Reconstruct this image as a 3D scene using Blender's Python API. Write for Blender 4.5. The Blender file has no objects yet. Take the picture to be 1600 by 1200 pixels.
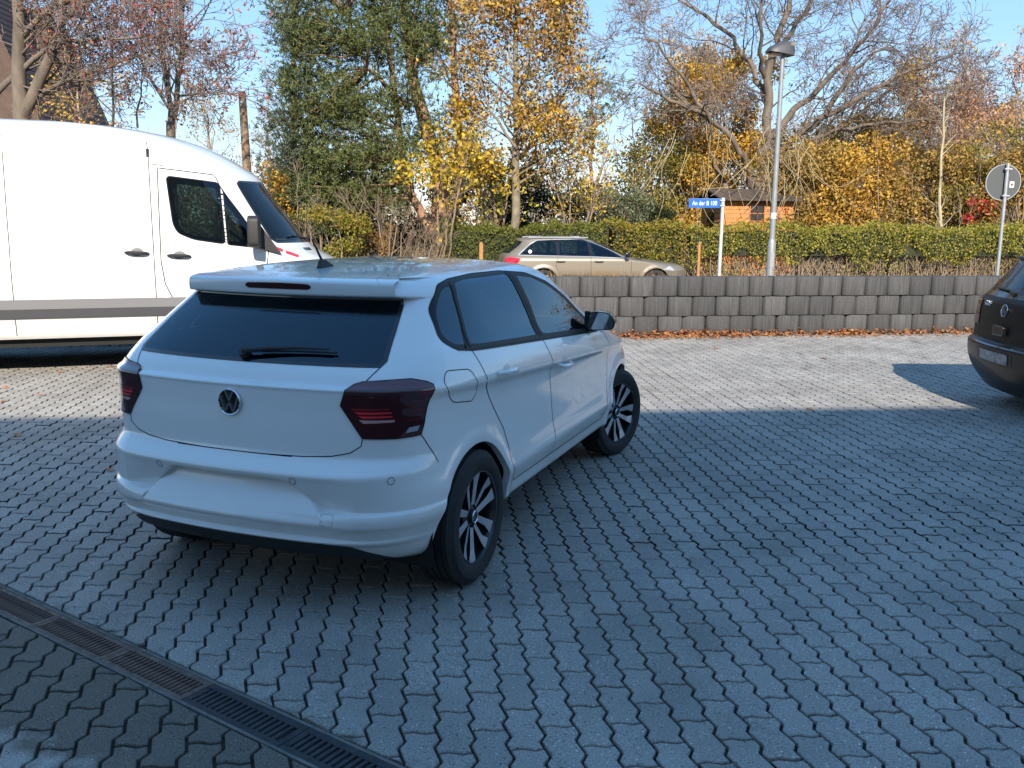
import bpy, bmesh, math, random
import numpy as np
from mathutils import Vector, Matrix
rad = math.radians
scene = bpy.context.scene
COL = scene.collection
# ------------------------------------------------------------------ camera
CAM_F, CAM_PITCH, CAM_ROLL, CAM_H = 1400.0, rad(10.19), rad(.42), 1.65     # pixels of a 1600 px wide picture
cam_data = bpy.data.cameras.new('camera'); cam = bpy.data.objects.new('camera', cam_data); COL.objects.link(cam)
cam_data.sensor_width = 36.0; cam_data.lens = CAM_F/1600*36; cam_data.clip_end = 2000; cam_data.clip_start = .05
cam.matrix_world = Matrix.Translation((0, 0, CAM_H)) @ Matrix.Rotation(math.pi/2 - CAM_PITCH, 4, 'X') @ Matrix.Rotation(CAM_ROLL, 4, 'Z')
scene.camera = cam
# ------------------------------------------------------------------ sky and sun
SUN_EL, SUN_AZ = rad(31), rad(177)         # azimuth clockwise from +Y; the sun stands behind the camera
world = bpy.data.worlds.new('World'); scene.world = world; world.use_nodes = True
wn = world.node_tree; bg = wn.nodes['Background']
sky = wn.nodes.new('ShaderNodeTexSky'); sky.sky_type = 'NISHITA'; sky.sun_disc = False
sky.sun_elevation = SUN_EL; sky.sun_rotation = SUN_AZ; sky.altitude = 150; sky.air_density = 1.0; sky.dust_density = 0.; sky.ozone_density = 5.0
hs = wn.nodes.new('ShaderNodeHueSaturation'); hs.inputs['Saturation'].default_value = 1.88
gm = wn.nodes.new('ShaderNodeGamma'); gm.inputs[1].default_value = .35; wn.links.new(sky.outputs[0], gm.inputs[0]); tn = wn.nodes.new('ShaderNodeMixRGB'); tn.blend_type = 'MULTIPLY'; tn.inputs[0].default_value = 1.; tn.inputs[2].default_value = (1.0, .99, 1.02, 1); wn.links.new(gm.outputs[0], tn.inputs[1]); wn.links.new(tn.outputs[0], hs.inputs['Color'])
wn.links.new(hs.outputs[0], bg.inputs[0]); bg.inputs[1].default_value = .15
sd = bpy.data.lights.new('sun', 'SUN'); sun = bpy.data.objects.new('sun', sd); COL.objects.link(sun)
sd.energy = 2.0; sd.angle = rad(.53); sd.color = (1.0, .90, .76)
sdir = Vector((math.sin(SUN_AZ)*math.cos(SUN_EL), math.cos(SUN_AZ)*math.cos(SUN_EL), math.sin(SUN_EL)))
sun.rotation_euler = (-sdir).to_track_quat('-Z', 'Y').to_euler(); sun.location = sdir*40
scene.view_settings.view_transform = 'Standard'; scene.view_settings.look = 'None'
scene.view_settings.exposure = 2.08; scene.view_settings.gamma = 1.0; scene.view_settings.use_curve_mapping = False
try:
    scene.cycles.max_bounces = 8; scene.cycles.transparent_max_bounces = 24; scene.cycles.use_denoising = True
except Exception: pass
# pixel of the 1600 x 1200 photograph -> point at a given depth (metres ahead) or height
def ray(px, py):
    a = px - 800; b = py - 600; c, s = math.cos(CAM_ROLL), math.sin(CAM_ROLL)
    x = (c*a + s*b)/CAM_F; u = -(-s*a + c*b)/CAM_F
    return np.array([x, math.cos(CAM_PITCH) + u*math.sin(CAM_PITCH), -math.sin(CAM_PITCH) + u*math.cos(CAM_PITCH)])
def at_y(px, py, Y):
    r = ray(px, py); return np.array([0, 0, CAM_H]) + r*(Y/r[1])
def at_z(px, py, z=0.):
    r = ray(px, py); return np.array([0, 0, CAM_H]) + r*((z - CAM_H)/r[2])
# ------------------------------------------------------------------ object helpers
def tag(o, label=None, cat=None, group=None, kind=None):
    if label: o['label'] = label
    if cat: o['category'] = cat
    if group: o['group'] = group
    if kind: o['kind'] = kind
    return o
def empty(name, loc=(0, 0, 0), rz=0, **k):
    o = bpy.data.objects.new(name, None); COL.objects.link(o); o.location = loc; o.rotation_euler = (0, 0, rz); o.empty_display_size = .1
    return tag(o, **k)
def mesh(name, V, F, mat=None, parent=None, smooth=False, normals=None, mats=None, midx=None, loc=None, **k):
    me = bpy.data.meshes.new(name)
    V = np.asarray(V, np.float32).reshape(-1, 3)
    if isinstance(F, np.ndarray):
        n, w = F.shape
        me.vertices.add(len(V)); me.vertices.foreach_set('co', V.ravel())
        me.loops.add(n*w); me.loops.foreach_set('vertex_index', F.astype(np.int32).ravel())
        me.polygons.add(n); me.polygons.foreach_set('loop_start', np.arange(0, n*w, w, dtype=np.int32))
        me.polygons.foreach_set('loop_total', np.full(n, w, np.int32)); me.update(calc_edges=True)
    else:
        me.from_pydata([tuple(map(float, v)) for v in V], [], [tuple(int(i) for i in f) for f in F]); me.update()
    if mats:
        for m in mats: me.materials.append(m)
        if midx is not None: me.polygons.foreach_set('material_index', np.asarray(midx, np.int32))
    elif mat: me.materials.append(mat)
    if smooth: me.polygons.foreach_set('use_smooth', np.ones(len(me.polygons), bool))
    if normals is not None: me.normals_split_custom_set_from_vertices([tuple(map(float, n)) for n in normals])
    return link(name, me, parent, loc, **k)
def link(name, me, parent=None, loc=None, **k):
    o = bpy.data.objects.new(name, me); COL.objects.link(o)
    if parent is not None: o.parent = parent
    if loc is not None: o.location = loc
    return tag(o, **k)
class MB:
    """collects shapes for one mesh"""
    def __init__(s): s.v = []; s.f = []; s.m = []
    def add(s, V, F, m=0):
        b = len(s.v); s.v += [tuple(map(float, p)) for p in V]; s.f += [tuple(int(i) + b for i in f) for f in F]; s.m += [m]*len(F); return s
    def box(s, x0, y0, z0, x1, y1, z1, m=0, M=None):
        V = [(x0,y0,z0),(x1,y0,z0),(x1,y1,z0),(x0,y1,z0),(x0,y0,z1),(x1,y0,z1),(x1,y1,z1),(x0,y1,z1)]
        if M is not None: V = [M @ Vector(p) for p in V]
        return s.add(V, [(3,2,1,0),(4,5,6,7),(0,1,5,4),(1,2,6,5),(2,3,7,6),(3,0,4,7)], m)
    def tube(s, pts, radii, n=8, m=0, cap=True):
        V, F = tube(pts, radii, n, cap); return s.add(V, F, m)
    def lathe(s, prof, n=32, axis='y', m=0, M=None, closed=False):
        V = []; k = len(prof)
        for j in range(n):
            a = 2*math.pi*j/n; c, t = math.cos(a), math.sin(a)
            for r, h in prof: V.append((r*c, h, r*t) if axis == 'y' else (r*c, r*t, h))
        F = []
        for j in range(n):
            for i in range(k if closed else k - 1):
                a = j*k + i; b = j*k + (i+1) % k; c = ((j+1) % n)*k + (i+1) % k; d = ((j+1) % n)*k + i
                F.append((a, b, c, d))
        if M is not None: V = [M @ Vector(p) for p in V]
        return s.add(V, F, m)
    def prism(s, poly, a, b, axis='y', m=0, M=None):
        n = len(poly)
        def P(p, h): return (p[0], h, p[1]) if axis == 'y' else ((h, p[0], p[1]) if axis == 'x' else (p[0], p[1], h))
        V = [P(p, a) for p in poly] + [P(p, b) for p in poly]
        if M is not None: V = [M @ Vector(p) for p in V]
        F = [tuple(range(n)), tuple(range(2*n - 1, n - 1, -1))] + [(i, i + n, (i+1) % n + n, (i+1) % n) for i in range(n)]
        return s.add(V, F, m)
    def build(s, name, mat=None, parent=None, smooth=False, mats=None, bevel=0, fix=True, loc=None, **k):
        o = mesh(name, s.v, s.f, mat, parent, False, mats=mats, midx=s.m if mats else None, loc=loc, **k)
        if fix or bevel:
            bm = bmesh.new(); bm.from_mesh(o.data)
            if fix: bmesh.ops.recalc_face_normals(bm, faces=bm.faces)
            if bevel:
                e = [e for e in bm.edges if len(e.link_faces) == 2 and e.calc_face_angle(0) > .5]
                bmesh.ops.bevel(bm, geom=e, offset=bevel, segments=2, affect='EDGES', profile=.6, clamp_overlap=True)
            bm.to_mesh(o.data); bm.free()
        if smooth:
            o.data.polygons.foreach_set('use_smooth', np.ones(len(o.data.polygons), bool))
            try: o.data.set_sharp_from_angle(angle=rad(38))
            except Exception: pass
        return o
def tube(pts, radii, n=8, cap=True):
    P = np.asarray(pts, float); k = len(P)
    Rr = np.broadcast_to(np.asarray(radii, float), (k,))
    T = np.gradient(P, axis=0); T /= np.maximum(np.linalg.norm(T, axis=1, keepdims=True), 1e-9)
    ref = np.array([0.31, .17, .93]) if abs(T[:, 2]).mean() < .8 else np.array([.93, .31, .17])
    U = np.cross(T, ref); U /= np.maximum(np.linalg.norm(U, axis=1, keepdims=True), 1e-9); Vv = np.cross(T, U)
    a = np.arange(n)*2*math.pi/n
    V = (P[:, None] + Rr[:, None, None]*(np.cos(a)[None, :, None]*U[:, None] + np.sin(a)[None, :, None]*Vv[:, None])).reshape(-1, 3)
    i = np.arange(k - 1)[:, None]*n; j = np.arange(n)[None]
    F = np.stack([i + j, i + (j+1) % n, i + n + (j+1) % n, i + n + j], -1).reshape(-1, 4).tolist()
    if cap: F += [list(range(n))[::-1], list(range((k-1)*n, k*n))]
    return V, F
def copy_tree(o, parent=None):
    c = o.copy(); COL.objects.link(c)
    if parent is not None: c.parent = parent
    for ch in list(o.children): copy_tree(ch, c)
    return c
# ------------------------------------------------------------------ materials
def nmat(name):
    m = bpy.data.materials.new(name); m.use_nodes = True; return m, m.node_tree.nodes, m.node_tree.links, m.node_tree.nodes['Principled BSDF']
def sock(b, *names):
    for n in names:
        if n in b.inputs: return b.inputs[n]
def mat(name, col, rough=.6, metal=0., noise=0., nscale=8., bump=0., bscale=60., coat=0., spec=.5, col2=None, stretch=None, detail=6):
    m, N, L, b = nmat(name)
    b.inputs['Base Color'].default_value = (*col, 1); b.inputs['Roughness'].default_value = rough; b.inputs['Metallic'].default_value = metal
    sock(b, 'Specular IOR Level', 'Specular').default_value = spec
    if coat: sock(b, 'Coat Weight', 'Clearcoat').default_value = coat; sock(b, 'Coat Roughness', 'Clearcoat Roughness').default_value = .03
    if noise or bump:
        tc = N.new('ShaderNodeTexCoord'); mp = N.new('ShaderNodeMapping'); L.new(tc.outputs['Object'], mp.inputs[0])
        if stretch: mp.inputs['Scale'].default_value = stretch
    if noise:
        nz = N.new('ShaderNodeTexNoise'); nz.inputs['Scale'].default_value = nscale; nz.inputs['Detail'].default_value = detail; nz.inputs['Roughness'].default_value = .65
        L.new(mp.outputs[0], nz.inputs['Vector'])
        rp = N.new('ShaderNodeValToRGB'); c2 = col2 or tuple(c*(1 - noise) for c in col)
        rp.color_ramp.elements[0].position = .33; rp.color_ramp.elements[1].position = .67
        rp.color_ramp.elements[0].color = (*c2, 1); rp.color_ramp.elements[1].color = (*[min(1, c*(1 + noise*.4)) for c in col], 1)
        L.new(nz.outputs['Fac'], rp.inputs[0]); L.new(rp.outputs[0], b.inputs['Base Color'])
    if bump:
        n2 = N.new('ShaderNodeTexNoise'); n2.inputs['Scale'].default_value = bscale; n2.inputs['Detail'].default_value = 4; L.new(mp.outputs[0], n2.inputs['Vector'])
        bp = N.new('ShaderNodeBump'); bp.inputs['Strength'].default_value = bump; bp.inputs['Distance'].default_value = .01
        L.new(n2.outputs['Fac'], bp.inputs['Height']); L.new(bp.outputs[0], b.inputs['Normal'])
    return m
def leaf_mat(name, cols, trans=.3, rough=.55):
    """leaf colour differs from leaf to leaf"""
    m, N, L, b = nmat(name)
    g = N.new('ShaderNodeNewGeometry'); rp = N.new('ShaderNodeValToRGB'); rp.color_ramp.interpolation = 'LINEAR'
    el = rp.color_ramp.elements
    while len(el) < len(cols): el.new(.5)
    for i, c in enumerate(cols): el[i].position = i/(len(cols) - 1); el[i].color = (*c, 1)
    L.new(g.outputs['Random Per Island'], rp.inputs[0]); L.new(rp.outputs[0], b.inputs['Base Color']); b.inputs['Roughness'].default_value = rough
    sock(b, 'Specular IOR Level', 'Specular').default_value = .25
    tr = N.new('ShaderNodeBsdfTranslucent'); L.new(rp.outputs[0], tr.inputs[0]); mx = N.new('ShaderNodeMixShader'); mx.inputs[0].default_value = trans
    out = N['Material Output']; L.new(b.outputs[0], mx.inputs[1]); L.new(tr.outputs[0], mx.inputs[2]); L.new(mx.outputs[0], out.inputs[0])
    return m
def glass_mat(name, tint, through, rough=.01, ior=1.6, refl=(1, 1, 1)):
    """window glass: reflects by angle, lets `through` of the light pass, tinted"""
    m, N, L, b = nmat(name); out = N['Material Output']; N.remove(b)
    g = N.new('ShaderNodeBsdfGlossy'); g.inputs['Roughness'].default_value = rough; g.inputs['Color'].default_value = (*refl, 1)
    t = N.new('ShaderNodeBsdfTransparent'); t.inputs[0].default_value = (*[c*through for c in tint], 1)
    lw = N.new('ShaderNodeFresnel'); lw.inputs['IOR'].default_value = ior
    mx = N.new('ShaderNodeMixShader'); L.new(lw.outputs[0], mx.inputs[0]); L.new(t.outputs[0], mx.inputs[1]); L.new(g.outputs[0], mx.inputs[2]); L.new(mx.outputs[0], out.inputs[0])
    return m
def dirty_paint(name, col, lo=.22, hi=.62):
    """clear-coated paint with road grime thrown up along the lower edge and a thin film of dust"""
    m, N, L, b = nmat(name); b.inputs['Roughness'].default_value = .28; sock(b, 'Coat Weight', 'Clearcoat').default_value = 1.; sock(b, 'Coat Roughness', 'Clearcoat Roughness').default_value = .025
    tc = N.new('ShaderNodeTexCoord'); sp = N.new('ShaderNodeSeparateXYZ'); L.new(tc.outputs['Object'], sp.inputs[0])
    mr = N.new('ShaderNodeMapRange'); mr.inputs['From Min'].default_value = hi; mr.inputs['From Max'].default_value = lo; L.new(sp.outputs[2], mr.inputs[0])
    nz = N.new('ShaderNodeTexNoise'); nz.inputs['Scale'].default_value = 7; nz.inputs['Detail'].default_value = 8; nz.inputs['Roughness'].default_value = .7; L.new(tc.outputs['Object'], nz.inputs['Vector'])
    ml = N.new('ShaderNodeMath'); ml.operation = 'MULTIPLY'; L.new(mr.outputs[0], ml.inputs[0]); L.new(nz.outputs['Fac'], ml.inputs[1])
    ad = N.new('ShaderNodeMath'); ad.operation = 'MULTIPLY_ADD'; ad.use_clamp = True; L.new(ml.outputs[0], ad.inputs[0]); ad.inputs[1].default_value = .55; ad.inputs[2].default_value = .02
    mx = N.new('ShaderNodeMixRGB'); L.new(ad.outputs[0], mx.inputs[0]); mx.inputs[1].default_value = (*col, 1); mx.inputs[2].default_value = (.30, .26, .21, 1); L.new(mx.outputs[0], b.inputs['Base Color'])
    return m
M_ = {}
M_['white'] = dirty_paint('white_car_paint', (.84, .825, .805))
M_['vanwhite'] = dirty_paint('white_van_paint', (.66, .66, .65), lo=.55, hi=.95)
M_['blackpaint'] = mat('black_car_paint', (.005, .005, .006), .4, coat=.12, spec=.2)
M_['beige'] = mat('beige_metallic_paint', (.24, .205, .16), .38, metal=.35, coat=.8)
M_['plastic'] = mat('black_plastic', (.018, .018, .019), .55, bump=.15, bscale=400)
M_['gloss'] = mat('gloss_black_trim', (.008, .008, .009), .12, coat=.6)
M_['trim'] = mat('black_window_trim', (.008, .008, .009), .45, spec=.22)
M_['rubber'] = mat('tyre_rubber', (.022, .021, .020), .8, noise=.3, nscale=20, bump=.2, bscale=120)
M_['seam'] = mat('panel_gap', (.006, .006, .007), .8)
M_['sensor'] = mat('sensor_ring', (.28, .29, .30), .5)
M_['silver'] = mat('machined_alloy', (.50, .50, .51), .35, metal=.5)
M_['rimblack'] = mat('black_wheel_paint', (.012, .012, .013), .3, coat=.5)
M_['chrome'] = mat('chrome', (.75, .76, .78), .08, metal=1.)
M_['steel'] = mat('galvanised_steel', (.42, .43, .44), .45, metal=.55, noise=.2, nscale=14)
M_['interior'] = mat('dark_interior', (.022, .022, .024), .85, noise=.3, nscale=12)
M_['seat'] = mat('grey_seat_fabric', (.05, .05, .055), .9, noise=.3, nscale=30)
M_['under'] = mat('underbody', (.012, .012, .012), .9)
M_['lamp'] = mat('smoked_red_lens', (.045, .005, .009), .08, coat=1.0)
M_['lampred'] = mat('red_reflector', (.80, .03, .045), .15, coat=1.0)
M_['lamppale'] = mat('pale_reflector', (.55, .28, .28), .12, coat=1.0)
M_['lampclear'] = mat('clear_reflector', (.35, .36, .38), .1, coat=1.0)
M_['glassdark'] = glass_mat('privacy_glass', (.5, .7, .95), .14, ior=1.75, refl=(.62, .84, 1.0))
M_['glass'] = glass_mat('window_glass', (.72, .88, .95), .55, ior=1.6, refl=(.75, .9, 1.0))
M_['glassgreen'] = glass_mat('green_window_glass', (.62, .8, .75), .6)
M_['glassvan'] = glass_mat('van_window_glass', (.62, .8, .75), .38)
M_['mirror'] = mat('mirror_glass', (.55, .57, .6), .02, metal=1.)
M_['grey'] = mat('grey_rub_strip', (.035, .035, .04), .6, bump=.1, bscale=300)
M_['greylight'] = mat('light_grey_strip', (.15, .15, .155), .55)
M_['redmark'] = mat('red_marking', (.62, .03, .06), .4)
M_['plate'] = mat('number_plate', (.30, .31, .31), .5, noise=.7, nscale=22)
# ------------------------------------------------------------------ ground
rng = np.random.default_rng(7)
PA = rad(-5.4)                                   # direction of the paving columns
PU = np.array([math.cos(PA), -math.sin(PA)]); PV = np.array([math.sin(PA), math.cos(PA)])
def pv2w(u, v): return PU*u + PV*v
W0 = np.array([1.812, 13.31]); WD = np.array([7.188 - 1.812, 14.117 - 13.31]); WD = WD/np.linalg.norm(WD); WN = np.array([-WD[1], WD[0]])   # wall foot, along, away
def wallp(s, t, z=0.): p = W0 + WD*s + WN*t; return (p[0], p[1], z)
def paver_mat():
    m, N, L, b = nmat('concrete_paver')
    g = N.new('ShaderNodeNewGeometry'); oi = N.new('ShaderNodeObjectInfo')
    ad = N.new('ShaderNodeMath'); ad.operation = 'ADD'; L.new(g.outputs['Random Per Island'], ad.inputs[0]); L.new(oi.outputs['Random'], ad.inputs[1])
    fr = N.new('ShaderNodeMath'); fr.operation = 'FRACT'; L.new(ad.outputs[0], fr.inputs[0])
    rp = N.new('ShaderNodeValToRGB'); e = rp.color_ramp.elements; e.new(.5); e.new(.9)
    for i, (p, c) in enumerate(((0, (.302,.284,.260)), (.40, (.338,.319,.293)), (.8, (.368,.346,.317)), (1, (.324,.300,.272)))): e[i].position = p; e[i].color = (*c, 1)
    L.new(fr.outputs[0], rp.inputs[0])
    # aggregate speckle
    n1 = N.new('ShaderNodeTexNoise'); n1.inputs['Scale'].default_value = 170; n1.inputs['Detail'].default_value = 3; L.new(g.outputs['Position'], n1.inputs['Vector'])
    r1 = N.new('ShaderNodeValToRGB'); r1.color_ramp.elements[0].position = .34; r1.color_ramp.elements[0].color = (.50,.50,.50,1); r1.color_ramp.elements[1].position = .72; r1.color_ramp.elements[1].color = (1.5,1.5,1.47,1)
    L.new(n1.outputs['Fac'], r1.inputs[0])
    mx = N.new('ShaderNodeMixRGB'); mx.blend_type = 'MULTIPLY'; mx.inputs[0].default_value = .8; L.new(rp.outputs[0], mx.inputs[1]); L.new(r1.outputs[0], mx.inputs[2])
    # single pale and dark grains
    vo = N.new('ShaderNodeTexVoronoi'); vo.inputs['Scale'].default_value = 75; L.new(g.outputs['Position'], vo.inputs['Vector'])
    sv = N.new('ShaderNodeSeparateXYZ'); L.new(vo.outputs['Color'], sv.inputs[0])
    lt = N.new('ShaderNodeMath'); lt.operation = 'LESS_THAN'; L.new(vo.outputs['Distance'], lt.inputs[0]); lt.inputs[1].default_value = .26
    g2 = N.new('ShaderNodeValToRGB'); g2.color_ramp.interpolation = 'CONSTANT'; ge = g2.color_ramp.elements; ge.new(.2); ge.new(.86)
    for i_, (p_, c_) in enumerate(((0, .35), (.16, 1.), (.80, 1.), (.86, 2.0))):
        if i_ >= len(ge): ge.new(p_)
        ge[i_].position = p_; ge[i_].color = (c_, c_, c_, 1)
    L.new(sv.outputs[0], g2.inputs[0])
    mg = N.new('ShaderNodeMixRGB'); mg.blend_type = 'MULTIPLY'; L.new(lt.outputs[0], mg.inputs[0]); L.new(mx.outputs[0], mg.inputs[1]); L.new(g2.outputs[0], mg.inputs[2]); mx = mg
    # dirt in patches
    n2 = N.new('ShaderNodeTexNoise'); n2.inputs['Scale'].default_value = 1.1; n2.inputs['Detail'].default_value = 7; n2.inputs['Roughness'].default_value = .62; L.new(g.outputs['Position'], n2.inputs['Vector'])
    r2 = N.new('ShaderNodeValToRGB'); r2.color_ramp.elements[0].position = .38; r2.color_ramp.elements[0].color = (.72,.71,.70,1); r2.color_ramp.elements[1].position = .58; r2.color_ramp.elements[1].color = (1,1,1,1)
    L.new(n2.outputs['Fac'], r2.inputs[0])
    m2 = N.new('ShaderNodeMixRGB'); m2.blend_type = 'MULTIPLY'; m2.inputs[0].default_value = .8; L.new(mx.outputs[0], m2.inputs[1]); L.new(r2.outputs[0], m2.inputs[2])
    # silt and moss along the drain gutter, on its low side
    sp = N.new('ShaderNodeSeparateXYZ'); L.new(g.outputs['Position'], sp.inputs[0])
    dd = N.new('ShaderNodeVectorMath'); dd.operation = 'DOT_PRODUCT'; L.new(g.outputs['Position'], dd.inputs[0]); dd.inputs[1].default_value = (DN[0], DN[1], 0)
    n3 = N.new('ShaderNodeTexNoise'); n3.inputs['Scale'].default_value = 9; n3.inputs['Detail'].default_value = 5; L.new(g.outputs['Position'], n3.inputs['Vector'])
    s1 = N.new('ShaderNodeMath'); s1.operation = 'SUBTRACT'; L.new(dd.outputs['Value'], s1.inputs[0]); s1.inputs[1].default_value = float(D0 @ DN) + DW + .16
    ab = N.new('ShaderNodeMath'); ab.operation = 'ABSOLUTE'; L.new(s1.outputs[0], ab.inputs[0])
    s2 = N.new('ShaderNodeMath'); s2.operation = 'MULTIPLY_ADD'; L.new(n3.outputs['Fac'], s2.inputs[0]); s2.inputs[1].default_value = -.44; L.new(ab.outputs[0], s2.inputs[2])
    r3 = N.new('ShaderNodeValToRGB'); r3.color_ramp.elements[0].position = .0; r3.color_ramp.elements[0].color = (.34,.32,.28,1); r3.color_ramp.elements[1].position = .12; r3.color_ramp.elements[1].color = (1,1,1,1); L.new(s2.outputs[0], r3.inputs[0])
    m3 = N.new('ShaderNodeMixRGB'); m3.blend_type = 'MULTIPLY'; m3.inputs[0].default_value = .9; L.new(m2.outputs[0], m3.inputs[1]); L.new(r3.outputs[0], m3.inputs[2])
    L.new(m3.outputs[0], b.inputs['Base Color']); b.inputs['Roughness'].default_value = .72; sock(b, 'Specular IOR Level', 'Specular').default_value = .35
    bp = N.new('ShaderNodeBump'); bp.inputs['Strength'].default_value = .35; bp.inputs['Distance'].default_value = .003; L.new(n1.outputs['Fac'], bp.inputs['Height']); L.new(bp.outputs[0], b.inputs['Normal'])
    return m
D0 = np.array([-2.348, 3.891]); DD = np.array([.826, -.5637]); DN = np.array([DD[1], -DD[0]])*1.0      # drain: upper edge, along, towards the camera side
if DN[1] > 0: DN = -DN
DW = .165
LC, PC = .243, .1145                              # stone length, column width
U0, V0 = .5905, 2.953
def zpts(v0, v1):
    """corner points of a column joint between v0 and v1"""
    out = []; n0 = math.floor((v0 - 2.91)/(LC/2)) - 1
    for k in range(n0, n0 + 6):
        for ph, o in ((0, .0105), (.69, -.0105)):
            v = 2.91 + (k + ph)*LC/2
            if v0 + .006 < v < v1 - .006: out.append((o, v))
    return out
# in a column joint, going away (v up): right corner at phase 0, left corner .038 further, then the long slant back
def zoff(v):
    ph = ((v - 2.91) % (LC/2))/(LC/2); return float(np.interp(ph, [0, .69, 1.], [.0105, -.0105, .0105]))
def stone(k, n):
    """outline of stone n of column k in (u, v)"""
    u = U0 + k*PC; v = V0 + n*LC + (LC/2 if k % 2 else 0)
    wave = [(.30, .006), (.70, -.008)]
    l = [(zoff(v) , v)] + zpts(v, v + LC) + [(zoff(v + LC), v + LC)]
    L_ = [(u + o, q) for o, q in l]
    R_ = [(u + PC + o, q) for o, q in ([(zoff(v), v)] + zpts(v, v + LC) + [(zoff(v + LC), v + LC)])]
    def cross(vv): return [(u + PC*t, vv + o) for t, o in wave]
    return R_ + cross(v + LC)[::-1] + L_[::-1] + cross(v)
def inset(poly, d):
    P = np.array(poly); n = len(P); A = np.roll(P, 1, 0); Bq = np.roll(P, -1, 0)
    e1 = P - A; e2 = Bq - P; e1 /= np.linalg.norm(e1, axis=1, keepdims=True); e2 /= np.linalg.norm(e2, axis=1, keepdims=True)
    n1 = np.stack([-e1[:, 1], e1[:, 0]], 1); n2 = np.stack([-e2[:, 1], e2[:, 0]], 1); b = n1 + n2
    return P + b*(d/np.maximum(1 + (n1*n2).sum(1), .6))[:, None]
def clip(poly, p0, nrm):
    out = []; n = len(poly)
    for i in range(n):
        a = np.array(poly[i]); b = np.array(poly[(i+1) % n]); da = (a - p0) @ nrm; db = (b - p0) @ nrm
        if da >= 0: out.append(tuple(a))
        if (da >= 0) != (db >= 0): out.append(tuple(a + (b - a)*da/(da - db)))
    return out
def stone_mesh(outl, low=False):
    """outline (counter-clockwise) -> chamfered stone, top at z = 0"""
    a = inset(outl, .0056); b = inset(outl, .0084); n = len(a)
    V = [(p[0], p[1], 0.) for p in b] + [(p[0], p[1], -.0035) for p in a]
    F = [tuple(range(n))] + [(i + n, (i+1) % n + n, (i+1) % n, i) for i in range(n)]
    if not low:
        V += [(p[0], p[1], -.03) for p in a]; F += [(i + 2*n, (i+1) % n + 2*n, (i+1) % n + n, i + n) for i in range(n)]
    return V, F
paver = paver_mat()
def joint_mat():
    m = mat('joint_grit', (.050, .045, .037), .95, noise=.6, nscale=30, bump=.6, bscale=180, col2=(.014, .018, .010)); return m
yard_c = [(-14., -3.4), (17., -3.4), wallp(13.5, .12)[:2], wallp(-16., .12)[:2]]
yard = mesh('paved_yard', [(x, y, -.014) for x, y in yard_c], [(0, 1, 2, 3)], joint_mat(), kind='structure')
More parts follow.
